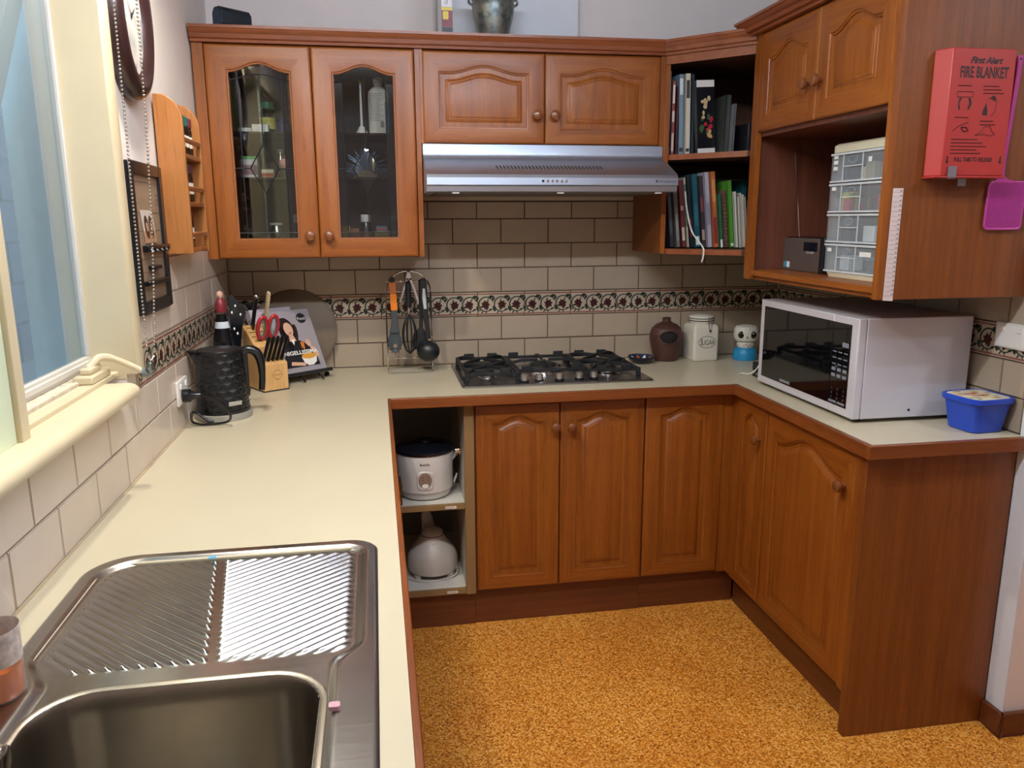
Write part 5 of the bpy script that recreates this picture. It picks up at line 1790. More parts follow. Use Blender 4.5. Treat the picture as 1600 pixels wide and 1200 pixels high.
MB(DT).box(0, .004, .012, .215, NZ + .014, NZ + .374).box(W_ - .004, W_, .012, .215, NZ + .014, NZ + .374).box(0, W_, .211, .215, NZ + .014, NZ + .374).build('frame', CLEARP, dr)
random.seed(21)
CONT = [('#5d6f86', '#3c4350', '#b9c6cf'), ('#7d8f6a', '#4a4f58', '#d5dde2'), ('#b0485c', '#b9c25a', '#7a6d58'), ('#8d8a76', '#3f4350', '#cbb98c')]
for k in range(4):
    z0_ = NZ + .016 + k * .090; z1_ = z0_ + .086
    dd_ = MB(DT)
    dd_.box(-.002, W_ + .002, -.004, -.001, z0_, z1_)
    dd_.box(.002, .005, -.001, .20, z0_, z1_ - .006).box(W_ - .005, W_ - .002, -.001, .20, z0_, z1_ - .006).box(.002, W_ - .002, -.001, .20, z0_, z0_ + .003)
    dd_ = dd_.build('drawer', CLEARP, dr)
    rim = MB(DT)
    rim.box(-.003, W_ + .003, -.008, -.004, z1_ - .006, z1_).box(-.003, W_ + .003, -.007, -.004, z0_, z0_ + .005)
    for u in (.062, .160): rim.box(u - .0015, u + .0015, -.0065, -.004, z0_, z1_)
    rim.box(.064, .158, -.007, -.004, z0_ + .044, z0_ + .047)
    rim.build('moulded_ribs', mat('frosted_plastic', '#c9cfd0', .3), dd_)
    em = MB(DT); em.tube([(.111 + .022 * math.cos(q), -.0048, z0_ + .063 + .010 * math.sin(q)) for q in [2 * PI * i / 20 for i in range(20)]], .0012, 5, closed=True)
    em.build('moulded_emblem', mat('emblem_blue', '#8fa4b4', .4), dd_)
    if k in (0, 3):
        lb_ = MB(DT).box(.18 if k == 0 else .185, .235 if k == 0 else .202, -.0048, -.0042, z0_ + .052, z0_ + .066).build('paper_label', WHITE, dd_)
    for (u, zz_) in {0: [(.010, .062)], 1: [], 2: [(.010, .066)], 3: [(.010, .070), (.010, .054), (.010, .036)]}[k]:
        MB(DT).box(u, u + .022, -.0048, -.0042, z0_ + zz_, z0_ + zz_ + .011).build('paper_label', WHITE, dd_)
    for q in range(9):
        u0, d0_ = random.uniform(.012, W_ - .07), random.uniform(.008, .12)
        wu, wd_, wz = random.uniform(.03, .055), random.uniform(.02, .06), random.uniform(.02, .06)
        c_ = random.choice(CONT[k])
        MB(DT).box(u0, u0 + wu, d0_, d0_ + wd_, z0_ + .0035, z0_ + .0035 + wz).build('small_part', mat('part_' + c_.strip('#'), c_, .6), dd_, bevel=.003)
fo_ = thing('paper_folders', 'white paper folders standing behind the clear drawer tower', 'folders', (2.15, -.93, NZ))
for k in range(3):
    MB().box(2.06 + .012 * k, 2.30, -.936 - .006 * k, -.9325 - .006 * k, NZ, NZ + .19 - .008 * k).build('folder', mat(['folder_a', 'folder_b', 'folder_c'][k], ['#b9b6b2', '#a3a09c', '#8f8d8a'][k], .7), fo_)

# ================================================================== ON THE END PANEL
YE = -1.3757
fbk = thing('fire_blanket', 'red fire blanket pack lettered FIRE BLANKET on the cabinet end panel', 'fire blanket', (2.10, YE, 1.60))
RED = mat('pack_red', '#ad332e', .42)
FX0, FX1, FZ0, FZ1 = 1.992, 2.188, 1.603, 1.912
fp = [(FX0 - .004, YE), (FX0 + .018, YE - .042), (FX1, YE - .042), (FX1 + .002, YE)]
L0 = [(x, y, FZ0) for x, y in fp]; L1 = [(x, y, FZ1) for x, y in fp]
MB().loops([L0, L1]).build('pack', RED, fbk, bevel=.003)
MB().box(FX0 - .006, FX1 + .004, YE - .045, YE, FZ0 - .005, FZ0).build('bottom_lip', RED, fbk, bevel=.001)
yf = YE - .0424
PB_ = mat('pack_ink', '#2a1412', .5)
cxp = (FX0 + .018 + FX1) / 2
lt = MB()
lt.text('First Alert', .021, cxp + .004, 1.876, yf, 'CENTER', shear=.3, bold=.0009)
lt.text('FIRE BLANKET', .037, cxp + .002, 1.842, yf, 'CENTER', sx=.58, bold=.0011)
lt.build('lettering', PB_, fbk, smooth=0)
lt = MB()
lt.text('PULL TABS TO RELEASE', .0145, cxp - .004, 1.639, yf, 'CENTER', sx=.72, bold=.0005)
lt.build('lettering', PB_, fbk, smooth=0)
ar = MB()
for x in (FX0 + .030, FX1 - .014):
    ar.add([(x - .002, yf, 1.652), (x + .002, yf, 1.652), (x + .002, yf, 1.640), (x + .005, yf, 1.640), (x, yf, 1.632), (x - .005, yf, 1.640), (x - .002, yf, 1.640)], [tuple(range(7))])
for a_ in ar.__dict__ and [ar]: a_.build('printed_arrows', PB_, fbk, smooth=0)['kind'] = 'stuff'
dg = MB()
def line(pts, w_=.0007): dg.tube([(x, yf, z) for x, z in pts], w_, 4)
xa, xb = FX0 + .040, FX0 + .112
for (x0_, z0_, n_, wl_) in ((xa, 1.822, 1, .05), (xb, 1.822, 3, .058), (xa, 1.746, 1, .05), (xb, 1.738, 2, .05), (xa - .004, 1.693, 5, .10)):
    for k in range(n_):
        w2 = wl_ * (.75 + .25 * ((k * 7) % 3) / 2)
        line([(x0_, z0_ - k * .0085), (x0_ + w2, z0_ - k * .0085)], .0010)
line([(xa, 1.808), (xa + .044, 1.808), (xa + .044, 1.795), (xa, 1.795), (xa, 1.808)])
for sg in (-1, 1):
    cx_ = xa + .022 + sg * .012
    dg.add([(cx_ - .003, yf, 1.793), (cx_ + .004, yf, 1.793), (cx_ + sg * .006 + .003, yf, 1.780), (cx_ + .002, yf, 1.765), (cx_ - .003, yf, 1.765), (cx_ + sg * .004 - .002, yf, 1.780)], [tuple(range(6))])
dg.add([(xb + .004, yf, 1.752), (xb + .018, yf, 1.752), (xb + .017, yf, 1.766), (xb + .014, yf, 1.775), (xb + .011, yf, 1.783), (xb + .008, yf, 1.771), (xb + .005, yf, 1.766)], [tuple(range(7))])
line([(xb + .016, 1.792), (xb + .034, 1.798), (xb + .042, 1.785), (xb + .038, 1.762), (xb + .030, 1.750)])
dg.add([(xb + .020, yf, 1.793), (xb + .030, yf, 1.800), (xb + .038, yf, 1.795), (xb + .036, yf, 1.785), (xb + .030, yf, 1.790)], [tuple(range(5))])
line([(xa - .004, 1.712), (xa + .010, 1.724), (xa + .030, 1.732), (xa + .040, 1.735)]); line([(xa + .020, 1.722), (xa + .034, 1.722), (xa + .040, 1.714), (xa + .026, 1.712), (xa + .020, 1.722)], .0015)
line([(xb - .010, 1.703), (xb + .006, 1.712), (xb + .010, 1.724), (xb + .030, 1.726), (xb + .036, 1.714), (xb + .046, 1.706), (xb + .030, 1.702), (xb + .015, 1.706), (xb - .010, 1.703)])
dg.build('printed_diagrams', PB_, fbk, smooth=0)['kind'] = 'stuff'
for x in (FX0 + .045, FX0 + .095):
    c_ = MB()
    if x < FX0 + .06:
        c_.box(x - .012, x + .012, YE - .0465, YE - .0452, FZ0 - .004, FZ0 + .024).box(x - .012, x + .012, YE - .0452, YE - .004, FZ0 - .0065, FZ0 - .0052)
    else:
        c_.box(x - .012, x + .012, YE - .022, YE - .020, FZ0 - .024, FZ0 - .0052)
    c_.build('metal_tab', mat('tab_grey', '#9a98a0', .35, .7), fbk)

fs_ = thing('fly_swatter', 'magenta plastic fly swatter hanging beside the fire blanket', 'fly swatter', (2.235, YE, 1.47))
PINK = mat('swatter_pink', '#bb3f96', .4)
hdl = MB()
pth = [(2.229, 1.905, .0075), (2.228, 1.86, .0070), (2.222, 1.75, .0060), (2.216, 1.64, .0055), (2.215, 1.606, .0070), (2.2175, 1.597, .0170), (2.232, 1.588, .046)]
hdl.loops([[(x - w_, YE - .009, z), (x + w_, YE - .009, z), (x + w_, YE - .004, z), (x - w_, YE - .004, z)] for x, z, w_ in pth])
hdl.build('handle', PINK, fs_, bevel=.0015)
MB().lathe([(.0030, -.0096), (.0030, -.0090)], (2.229, YE, 1.896), 12, 'y').build('hanging_hole', BLACKM, fs_)
sx0, sx1, sz0, sz1 = 2.180, 2.290, 1.468, 1.590
rimp = [(x, z) for x, z in rrect(sx0, sx1, sz0, sz1, .012, 5)]
MB().tube([(x + (z - 1.53) * .02, YE - .0065, z) for x, z in rimp], .0026, 6, closed=True).build('head_rim', PINK, fs_)
gr = MB()
for k in range(1, 27):
    x = sx0 + (sx1 - sx0) * k / 27; gr.box(x - .0007, x + .0007, YE - .0072, YE - .0058, sz0, sz1)
for k in range(1, 29):
    z = sz0 + (sz1 - sz0) * k / 29; gr.box(sx0, sx1, YE - .0074, YE - .0060, z - .0007, z + .0007)
gr.build('grid', PINK, fs_, smooth=0)['kind'] = 'stuff'

rl = thing('height_chart', 'pale paper measuring strip taped down the front edge of the end panel', 'chart', (1.922, YE, 1.286))
MB().prism([(1.906, 1.283), (1.935, 1.281), (1.9365, 1.574), (1.9075, 1.574)], 'y', YE - .0012, YE - .0002).build('paper_strip', mat('strip_paper', '#d9c9c4', .7, var=.05, vscale=40), rl)
tk = MB()
for k in range(23):
    z = 1.295 + k * .0122
    tk.box(1.9085, 1.9345, YE - .0016, YE - .00125, z, z + .0006)
    tk.box(1.928, 1.934, YE - .0016, YE - .00125, z + .003, z + .0052)
tk.build('printed_ticks', mat('tick_ink', '#6b6262', .6), rl, smooth=0)['kind'] = 'stuff'

# ================================================================== ON TOP OF THE CABINETS
TZ = CZ + .0503
pb_ = thing('product_box', 'tall narrow box in red yellow and white standing on the overhead cabinet', 'box', (.853, -.285, TZ))
bxm = MB().box(-.026, .026, -.022, .022, 0, .20).build('carton', mat('carton_grey', '#8f8a88', .5), pb_, world=False)
for nm, z0_, z1_, c in (('dark_band', .0, .030, '#2c2a30'), ('maroon_band', .031, .085, '#7a2f36'), ('yellow_band', .086, .096, '#d9c24a'), ('white_band', .097, .20, '#d9d6de')):
    MB().box(-.012, .0258, -.0228, -.0221, z0_, z1_).build(nm, mat('carton_' + nm, c, .45), pb_, world=False)
MB().prism(rrect(-.008, .012, .056, .083, .004, 4), 'y', -.0236, -.0229).build('yellow_badge', mat('carton_yellow_band', '#d9c24a', .45), pb_, world=False)
lt = MB(lambda x, y, z: (.010 - z, -.0234, x)); lt.text('GAS', .016, .105, 0, 0); lt.build('lettering', BLACKM, pb_, world=False, smooth=0)
po = thing('silver_pot', 'tarnished silver pot standing on the overhead cabinet', 'pot', (1.040, -.20, TZ))
po.scale = (.86, .86, .95)


def tarnish():
    t = NT('tarnished_silver')
    f1 = t.noise(t.coords(), 22, 6, .65)
    t.l(t.ramp(f1, [(.32, '#3f4a4e'), (.48, '#7a827f'), (.60, '#9a9688'), (.72, '#7c8a94')]), t.b.inputs['Base Color'])
    t.b.inputs['Metallic'].default_value = .75; t.b.inputs['Roughness'].default_value = .38
    return t.m


TAR = tarnish()
MB().lathe([(.050, 0), (.055, .004), (.058, .012), (.070, .045), (.082, .085), (.089, .120), (.091, .142), (.088, .150), (.092, .158), (.094, .166), (.086, .166), (.083, .150)], (0, 0, 0), 48, cap1=False).build('vessel', TAR, po, world=False)
for sg in (-1, 1):
    MB().tube(spline([(sg * .090, 0, .164), (sg * .102, 0, .160), (sg * .104, 0, .148), (sg * .089, 0, .140)], 5), .005, 8).build('handle', TAR, po, world=False)
bb = thing('dark_tray', 'dark blue-black hexagonal-ended box lying on the glass cabinet', 'box', (.100, -.30, TZ), math.radians(-48))
bb.scale = (.8, .65, 1.12)
hx = [(-.034, .020), (-.034, .052), (-.018, .066), (.018, .066), (.034, .052), (.034, .020), (.018, .004), (-.018, .004)]
MB().prism([(x, z - .004) for x, z in hx], 'y', -.03, .15).build('box_body', mat('box_blueblack', '#18222c', .45), bb, world=False, bevel=.002)
MB().prism([(x * .86, .031 + (z - .035) * .84) for x, z in hx], 'y', -.0325, -.030).build('end_cap', mat('box_blue_cap', '#22364a', .4), bb, world=False)
rg = thing('ribbed_mat', 'black ribbed rolled mat lying on top of the right cabinet', 'mat', (1.93, -.50, 2.1515))
rm = MB()
for k in range(22):
    y = -.46 - k * .016
    rm.lathe([(.020, -.05), (.021, -.04), (.021, .20), (.020, .21)], (1.96, y, 2.1725), 10, 'x')
rm.build('ribs', BLACKM, rg)['kind'] = 'stuff'

# ================================================================== LEFT WALL: CLOCK, MIRROR, SPICE RACK, CHAIN
ckx = thing('wall_clock', 'oval wall clock with a wide dark wooden frame', 'clock', (0, -1.10, 1.985))
def ov(ry, rz_, x): return [(x, -1.115 + ry * math.cos(2 * PI * i / 56), 1.985 + rz_ * math.sin(2 * PI * i / 56)) for i in range(56)]
FRM = mat('clock_mahogany', '#2a1718', .3, coat=.4)
MB().loops([ov(.150, .195, -.004), ov(.152, .197, .012), ov(.146, .191, .026), ov(.136, .181, .036), ov(.122, .166, .040), ov(.104, .146, .034), ov(.096, .138, .026), ov(.092, .134, .020)], True, False).build('frame', FRM, ckx)
def clockface():
    t = NT('clock_face')
    f1 = t.noise(t.coords((1, 1, 1)), 16, 4)
    t.l(t.ramp(f1, [(.3, '#8d9a98'), (.5, '#c9c0ba'), (.7, '#ddd6d0')]), t.b.inputs['Base Color'])
    t.b.inputs['Roughness'].default_value = .3
    return t.m
MB().loops([ov(.094, .136, .018), ov(.094, .136, .0205)]).build('dial', clockface(), ckx)
MB().loops([ov(.0935, .1355, .0215), ov(.091, .133, .0217)], False, False).build('dial_ring', mat('dial_silver', '#b4aeb0', .3, .4), ckx)
hn = MB()
for an, ln in ((.6, .05), (2.3, .075)):
    c, s_ = math.cos(an), math.sin(an)
    hn.add([(.0225, -1.115 - s_ * .003, 1.985 + c * .003), (.0225, -1.115 + c * ln, 1.985 + s_ * ln), (.0225, -1.115 + s_ * .003, 1.985 - c * .003)], [(0, 1, 2)])
hn.disc((.0226, -1.115, 1.985), .007, 'x', 14)
hn.build('hands', BLACKM, ckx, smooth=0)
num = MB(lambda u, d, z: (.0222, -1.115 + u, 1.985 + z))
for k in range(12):
    an = PI / 2 - 2 * PI * (k + 1) / 12
    num.text(str(k + 1), .020, .078 * math.cos(an), .116 * math.sin(an) - .007, 0, 'CENTER')
num.build('numerals', mat('numeral_grey', '#4a4448', .5), ckx, smooth=0)

# framed mirror, its reflection of brown cabinets put into colour, lines and bars
fm = thing('framed_mirror', 'narrow black-framed mirror, its brown reflection painted on, with a photo tucked in, on the left wall', 'frame', (.0, -1.09, 1.27))
PY0, PY1, PZ0, PZ1 = -1.236, -.945, 1.272, 1.642
fr_ = MB()
for y0_, y1_, z0_, z1_ in ((PY0, PY0 + .030, PZ0, PZ1), (PY1 - .030, PY1, PZ0, PZ1), (PY0 + .030, PY1 - .030, PZ0, PZ0 + .030), (PY0 + .030, PY1 - .030, PZ1 - .030, PZ1)):
    fr_.box(.0006, .016, y0_, y1_, z0_, z1_)
fr_.build('frame', BLACKP, fm, bevel=.003)
MB().box(.0006, .008, PY0 + .03, PY1 - .03, PZ0 + .03, PZ1 - .03).build('mirror_sheet', mat('mirror_sheet', '#8d7660', .5), fm)
ln = MB()  # drawer lines of the reflection, drawn onto the sheet
for z in (1.595, 1.52, 1.475, 1.405, 1.372): ln.box(.0081, .0086, PY0 + .032, PY1 - .032, z, z + .0012)
for k in range(3):
    ln.box(.0081, .0086, PY0 + .034, PY0 + .065, 1.566 - k * .012, 1.567 - k * .012); ln.box(.0081, .0086, PY1 - .060, PY1 - .034, 1.566 - k * .012, 1.567 - k * .012)
ln.build('reflected_lines', mat('line_dark', '#4a3a2e', .6), fm, smooth=0)['kind'] = 'stuff'
for y0_, y1_, z0_, z1_ in ((PY0 + .070, PY1 - .010, 1.424, 1.440), (PY0 + .105, PY0 + .180, 1.378, 1.388), (PY0 + .055, PY1 - .035, 1.340, 1.352)):  # bars stand for dark handles reflected in the mirror
    MB().box(.008, .024, y0_, y1_, z0_, z1_).build('reflected_bar', BLACKP, fm, bevel=.002)
for k in range(4):
    y = PY0 + .090 + k * .045
    MB().tube([(.020, y, 1.432), (.032, y, 1.424), (.034, y, 1.434)], .003, 6).build('hook', BLACKP, fm)
ph2 = thing('photo_print', 'small photo print of two dark-haired people tucked into the framed mirror', 'photo', (.0092, -1.10, 1.44))
PT = lambda u, d, z: (.0098 - d + z * .00, -1.160 + u + (.075 - z) * .35, 1.445 + z)
MB(PT).box(0, .105, 0, .0008, 0, .082).build('print_paper', mat('photo_paper', '#cfc5bd', .3), ph2)
MB(PT).box(.001, .104, -.0004, -.0001, .0, .030).build('printed_warm', mat('photo_warm', '#b98a6a', .3), ph2)
for u in (.032, .072):
    MB(PT).lathe([(.017, -.0012), (.017, -.0005)], (u, 0, .040), 18, 'y', sy=1.7).build('printed_hair', mat('photo_dark', '#2c211f', .3), ph2)
    MB(PT).lathe([(.009, -.0018), (.009, -.0013)], (u, 0, .040), 14, 'y', sy=1.3).build('printed_face', mat('photo_skin', '#c79a80', .3), ph2)

# spice rack
sr_ = thing('spice_rack', 'varnished pine three-shelf spice rack on the left wall', 'spice rack', (0, -.82, 1.41))
SRY0, SRY1 = -.897, -.690       # near and far side boards
def side(y0_, y1_):
    pts = [(.001, 1.408), (.074, 1.408), (.074, 1.765)] + [(.074 - .058 * (1 - math.cos(t)), 1.765 + .072 * math.sin(t)) for t in [PI / 2 * i / 10 for i in range(1, 11)]] + [(.001, 1.837)]
    return MB().prism([(x, z) for x, z in pts], 'y', y0_, y1_).build('side_board', W_PINE, sr_, bevel=.002)
side(SRY0 - .012, SRY0); side(SRY1, SRY1 + .012)
MB().box(.001, .006, SRY0, SRY1, 1.41, 1.80).build('back_board', W_PINE, sr_)
PINEX = wood('varnished_pine_y', '#8c4e22', '#9a5b2c', '#a86a38', 'y', .28, .5, .4)
SHZ = (1.412, 1.540, 1.672)
for z in SHZ:
    MB().box(.006, .070, SRY0, SRY1, z, z + .012).build('shelf', PINEX, sr_, bevel=.002)
    MB().box(.064, .073, SRY0, SRY1, z + .042, z + .056).build('front_rail', PINEX, sr_, bevel=.003)
GRN = mat('cap_green', '#1f5b4f', .4); MAR = mat('cap_maroon', '#6d2336', .4)
SP = ['#b0703a', '#c9b060', '#7a5a34', '#8a3a2a', '#6b7a44', '#caa86a']
cnt = 0
NAMES = {0: 'top', 1: 'middle', 2: 'bottom'}
ORD = ['first', 'second', 'third', 'fourth', 'fifth']
for si, z in enumerate(SHZ[::-1]):
    for k in range((5, 4, 3)[si]):
        y = SRY0 + .024 + k * .0395
        capm = GRN if (k + si) % 3 != 1 else MAR
        j = thing('spice_jar', 'glass spice jar with %s cap, %s from the near end of the %s rack shelf' % ('green' if capm is GRN else 'maroon', ORD[k], NAMES[si]), 'jar', (.0375, y, z + .0125), 0, 'spice jars on the pine rack')
        MB().lathe([(.016, 0), (.0185, .003), (.0185, .068), (.017, .078), (.0165, .084)], (0, 0, 0), 18).build('glass_body', JARGLASS, j, world=False)
        MB().lathe([(.0150, .003), (.0168, .006), (.0168, .048 + .004 * k)], (0, 0, 0), 14).build('spice', mat('spice_%d' % (cnt % 6), SP[cnt % 6], .9), j, world=False)
        MB().lathe([(.0188, .024), (.0188, .056)], (0, 0, 0), 18, cap0=False, cap1=False).build('paper_label', PAPER, j, world=False)
        MB().lathe([(.0178, .084), (.0183, .088), (.0183, .106), (.0170, .109)], (0, 0, 0), 18).build('cap', capm, j, world=False)
        cnt += 1

# blind chain
bcn = thing('blind_chain', 'hanging loop of silver bead chain for the window blind', 'chain', (.08, -1.385, 1.19))
pthc = []
n_ = 118
for i in range(n_): pthc.append((.062 + .012 * (1 - i / n_) * 0, -1.392 - .018 * i / n_, 2.18 - i * .0083))
zend = pthc[-1][2]
for i in range(n_): pthc.append((.104 - .030 * (i / n_) ** 3, -1.378 - .024 * i / n_, 2.18 - i * .0083))
bm_ = bmesh.new()
for p in pthc:
    bmesh.ops.create_icosphere(bm_, subdivisions=1, radius=.0030, matrix=Matrix.Translation(Vector(p) - bcn.location))
me = bpy.data.meshes.new('beads'); bm_.to_mesh(me); bm_.free(); me.shade_smooth(); me.materials.append(mat('bead_steel', '#b4afa9', .25, .9))
bo = bpy.data.objects.new('beads', me); COL.objects.link(bo); bo.parent = bcn; bo['kind'] = 'stuff'
MB().tube([(.062, -1.410, 1.20), (.068, -1.411, 1.191), (.074, -1.402, 1.20)], .0016, 6).build('end_link', STEEL, bcn)
MB().ball((.066, -1.412, 1.176), (.011, .011, .016), 14, 10).build('pull_drop', JARGLASS, bcn)

# ================================================================== OPEN UNIT: APPLIANCES
ri = thing('rice_cooker', 'white rice cooker with black lid on the upper shelf of the open unit', 'rice cooker', (.730, -.435, .4885))
RW = mat('appliance_white', '#cfc9c2', .35)
MB().lathe([(.080, 0), (.092, .006), (.100, .030), (.1035, .034), (.1045, .10), (.1065, .170), (.105, .174)], (0, 0, 0), 48).build('body', RW, ri, world=False)
MB().lathe([(.109, .173), (.111, .178), (.110, .184), (.095, .194), (.05, .203), (.03, .205), (.028, .212), (.004, .213)], (0, 0, 0), 48).build('lid', mat('lid_navy', '#0d131c', .15), ri, world=False)
MB().tube([(.1025 * math.cos(2 * PI * i / 48), .1025 * math.sin(2 * PI * i / 48), .032) for i in range(48)], .0016, 6, closed=True).build('seam', mat('seam_grey', '#9a958e', .5), ri, world=False)
MB().loops([[(.098, -.028, .125), (.098, .028, .125), (.104, .028, .150), (.104, -.028, .150)], [(.124, -.016, .150), (.124, .016, .150), (.126, .016, .162), (.126, -.016, .162)]]).build('side_handle', RW, ri, world=False, bevel=.004)
cyl = lambda u, d, z: ((.1045 - d) * math.sin(u / .1045 + -.05), -(.1045 - d) * math.cos(u / .1045 - .05), z)
MB(cyl).loops([[(u, -.0004, z) for u, z in rrect(-.030, .030, .045, .118, .020, 6)], [(u, -.003, z) for u, z in rrect(-.027, .027, .048, .115, .018, 6)]], False).build('panel_surround', RW, ri, world=False)
pn_ = MB(cyl); pn_.lathe([(.024, -.0032), (.023, -.0042)], (0, 0, .084), 28, 'y', sy=1.22)
pn_.build('control_panel', mat('panel_tan', '#8a7260', .4), ri, world=False)
MB(cyl).lathe([(.012, -.0043), (.011, -.0060)], (0, 0, .063), 20, 'y', sy=.7).build('switch', WHITE, ri, world=False)
lt = MB(cyl)
lt.text('Breville', .012, 0, .140, -.0022, 'CENTER', bold=.0002)
for x, z in ((-.008, .096), (.010, .098), (-.008, .086), (.010, .087)): MB(cyl).disc((x, -.0046, z), .0022, 'y', 8).build('indicator_dot', mat('ink_brown', '#4a403a', .5), ri, world=False, smooth=0)
lt.build('lettering', mat('ink_brown', '#4a403a', .5), ri, world=False, smooth=0)
MB().tube(spline([(.105, .02, .03), (.12, .0, .07), (.108, -.02, .045), (.112, .03, .02), (.10, .06, .004)], 6), .003, 8).build('cord', RW, ri, world=False)

ju = thing('juicer_base', 'white domed juicer motor base on the lower shelf of the open unit', 'juicer', (.752, -.41, .1565))
RW2 = mat('appliance_cream', '#c3b9ae', .4)
def dome(r, z, ex=1.0): return [(r * math.cos(q) * ex, r * .95 * math.sin(q), z) for q in [2 * PI * i / 40 for i in range(40)]]
MB().loops([dome(.078, .012), dome(.092, .018), dome(.097, .040), dome(.095, .072), dome(.085, .098), dome(.066, .122), dome(.052, .140), dome(.047, .150), dome(.044, .158)]).build('motor_housing', RW2, ju, world=False)
MB().lathe([(.043, .158), (.042, .166), (.034, .174), (.014, .179), (.003, .180)], (0, 0, 0), 32).build('drive_cap', RW2, ju, world=False)
MB().tube([(.0445 * math.cos(2 * PI * i / 32), .0445 * math.sin(2 * PI * i / 32), .1585) for i in range(32)], .0013, 5, closed=True).build('dark_seam', BLACKM, ju, world=False)
MB().loops([[(-.030, .060, .10), (.026, .060, .10), (.030, .085, .10), (-.034, .085, .10)], [(-.036, .075, .20), (.006, .075, .20), (.006, .095, .20), (-.036, .095, .20)], [(-.028, .080, .235), (-.006, .080, .235), (-.006, .092, .235), (-.028, .092, .235)]]).build('chute', RW2, ju, world=False, bevel=.006)
for x, y in ((-.06, -.05), (.06, -.05), (-.06, .05), (.06, .05)):
    MB().lathe([(.014, 0), (.016, .014)], (x, y, 0), 12).build('foot', RW2, ju, world=False)
MB().tube(spline([(.092, -.01, .03), (.085, -.055, .008), (.03, -.085, .0035), (-.05, -.09, .0035), (-.10, -.05, .0035)], 6), .0032, 8).build('cord', RW2, ju, world=False)
lt = MB(); lt.add([(-.010, -.0585, .118), (.008, -.0585, .118), (.003, -.0535, .136), (-.006, -.0535, .134)], [(0, 1, 2, 3)]); lt.build('badge', mat('badge_grey', '#8d857c', .5), ju, world=False, smooth=0)

tr_ = thing('plastic_tray', 'smoky clear plastic tray standing at the left of the rice cooker', 'tray', (.626, -.53, .4885))
SMK = glass_mat('smoky_plastic', '#6b7078', .15, .12)
MB().box(-.010, -.006, -.03, .05, 0, .24).build('upright_sheet', SMK, tr_, world=False)
MB().prism(rrect(-.006, .014, .0, .09, .006, 3), 'y', -.028, .04).build('dark_insert', SMK, tr_, world=False)

# ================================================================== INSIDE THE GLASS CABINET
Z1_, Z2_, Z3_ = 1.8035, 1.6485, 1.3845
def pack(name, label, cat, x0_, x1_, y0_, y1_, z, h, c, bands=()):
    t_ = thing(name, label, cat, ((x0_ + x1_) / 2, (y0_ + y1_) / 2, z))
    MB().box(x0_, x1_, y0_, y1_, z, z + h).build('carton', mat('pk_' + c.strip('#'), c, .45, var=.15, vscale=60), t_, bevel=.001)
    for za, zb, cc_ in bands:
        MB().box(x0_ + .001, x1_ - .001, y0_ - .0007, y0_ - .0001, z + h * za, z + h * zb).build('printed_band', mat('pb_' + cc_.strip('#'), cc_, .45), t_)
    return t_
def jar(name, label, cat, x, y, z, r, h, body, capc, caph=.02, lab=None, capr=.85):
    t_ = thing(name, label, cat, (x, y, z))
    MB().lathe([(r * .9, 0), (r, .004), (r, h * .78), (r * .75, h * .92), (r * .7, h)], (0, 0, 0), 22).build('body', body, t_, world=False)
    MB().lathe([(r * capr, h), (r * capr * 1.02, h + .002), (r * capr, h + caph)], (0, 0, 0), 20).build('cap', mat('cap_' + capc.strip('#'), capc, .4), t_, world=False)
    if lab: MB().lathe([(r * 1.01, h * .2), (r * 1.01, h * .65)], (0, 0, 0), 22, cap0=False, cap1=False).build('label', mat('lab_' + lab.strip('#'), lab, .5, var=.2, vscale=80), t_, world=False)
    return t_
pack('food_packet', 'gold foil packet at the far left of the top glass shelf', 'packet', .070, .098, -.22, -.12, Z1_, .190, '#b49a4c')
jar('vitamin_jar', 'clear jar with green lid and yellow label on the top glass shelf', 'jar', .213, -.19, Z1_, .029, .088, JARGLASS, '#2e6a48', .022, '#b9b45a', .9)
pack('small_box', 'low white carton lying left on the top glass shelf', 'box', .120, .165, -.26, -.21, Z1_, .016, '#c9c6c0')
pack('small_box', 'low white carton lying beside the green-lidded jar', 'box', .170, .225, -.285, -.235, Z1_, .026, '#d4d2cc')
pack('food_packet', 'gold and red patterned packet at the right of the left glass door', 'packet', .296, .345, -.26, -.18, Z1_, .195, '#b89a3c', [(.30, .40, '#b5352f'), (.42, .47, '#c8b04a'), (.5, .62, '#a8402f'), (0, .14, '#2f7a5a')])
jar('blue_tin', 'dark blue round tin on the top glass shelf', 'tin', .262, -.13, Z1_, .030, .055, mat('tin_blue', '#1f2f6a', .3), '#1f2f6a', .006, None, .98)
pack('picture_box', 'white box with green lid and printed picture on the middle shelf', 'box', .120, .175, -.25, -.19, Z2_, .075, '#c6c4c8', [(.86, 1.0, '#4fa05c'), (.15, .6, '#8a6a72')])
pack('sweet_packet', 'colourful small sweets packet on the middle shelf', 'packet', .190, .232, -.27, -.23, Z2_, .030, '#c0a860', [(.1, .5, '#b5402f'), (.6, .9, '#e0d8c4')])
jar('cork_shaker', 'small glass shaker with a steel top on the middle shelf', 'shaker', .248, -.16, Z2_, .013, .095, STEEL, '#b8b6b2', .012)
jar('pink_grinder', 'little glass grinder topped with a pink ball on the middle shelf', 'grinder', .268, -.25, Z2_, .017, .034, JARGLASS, '#c98a84', .002)
MB().ball((0, 0, .052), .016, 16, 10).build('pink_ball', mat('ball_pink', '#d39a94', .4), bpy.data.objects['pink_grinder'], world=False)
jar('steel_tin', 'brushed steel canister on the cabinet floor behind the left glass door', 'tin', .225, -.23, Z3_, .022, .098, STEEL, '#a9a7a4', .008, None, .98)
pack('yellow_packet', 'yellow packet on the cabinet floor behind the left glass door', 'packet', .318, .352, -.26, -.18, Z3_, .160, '#c9b23c', [(.0, .3, '#b98a4a')])
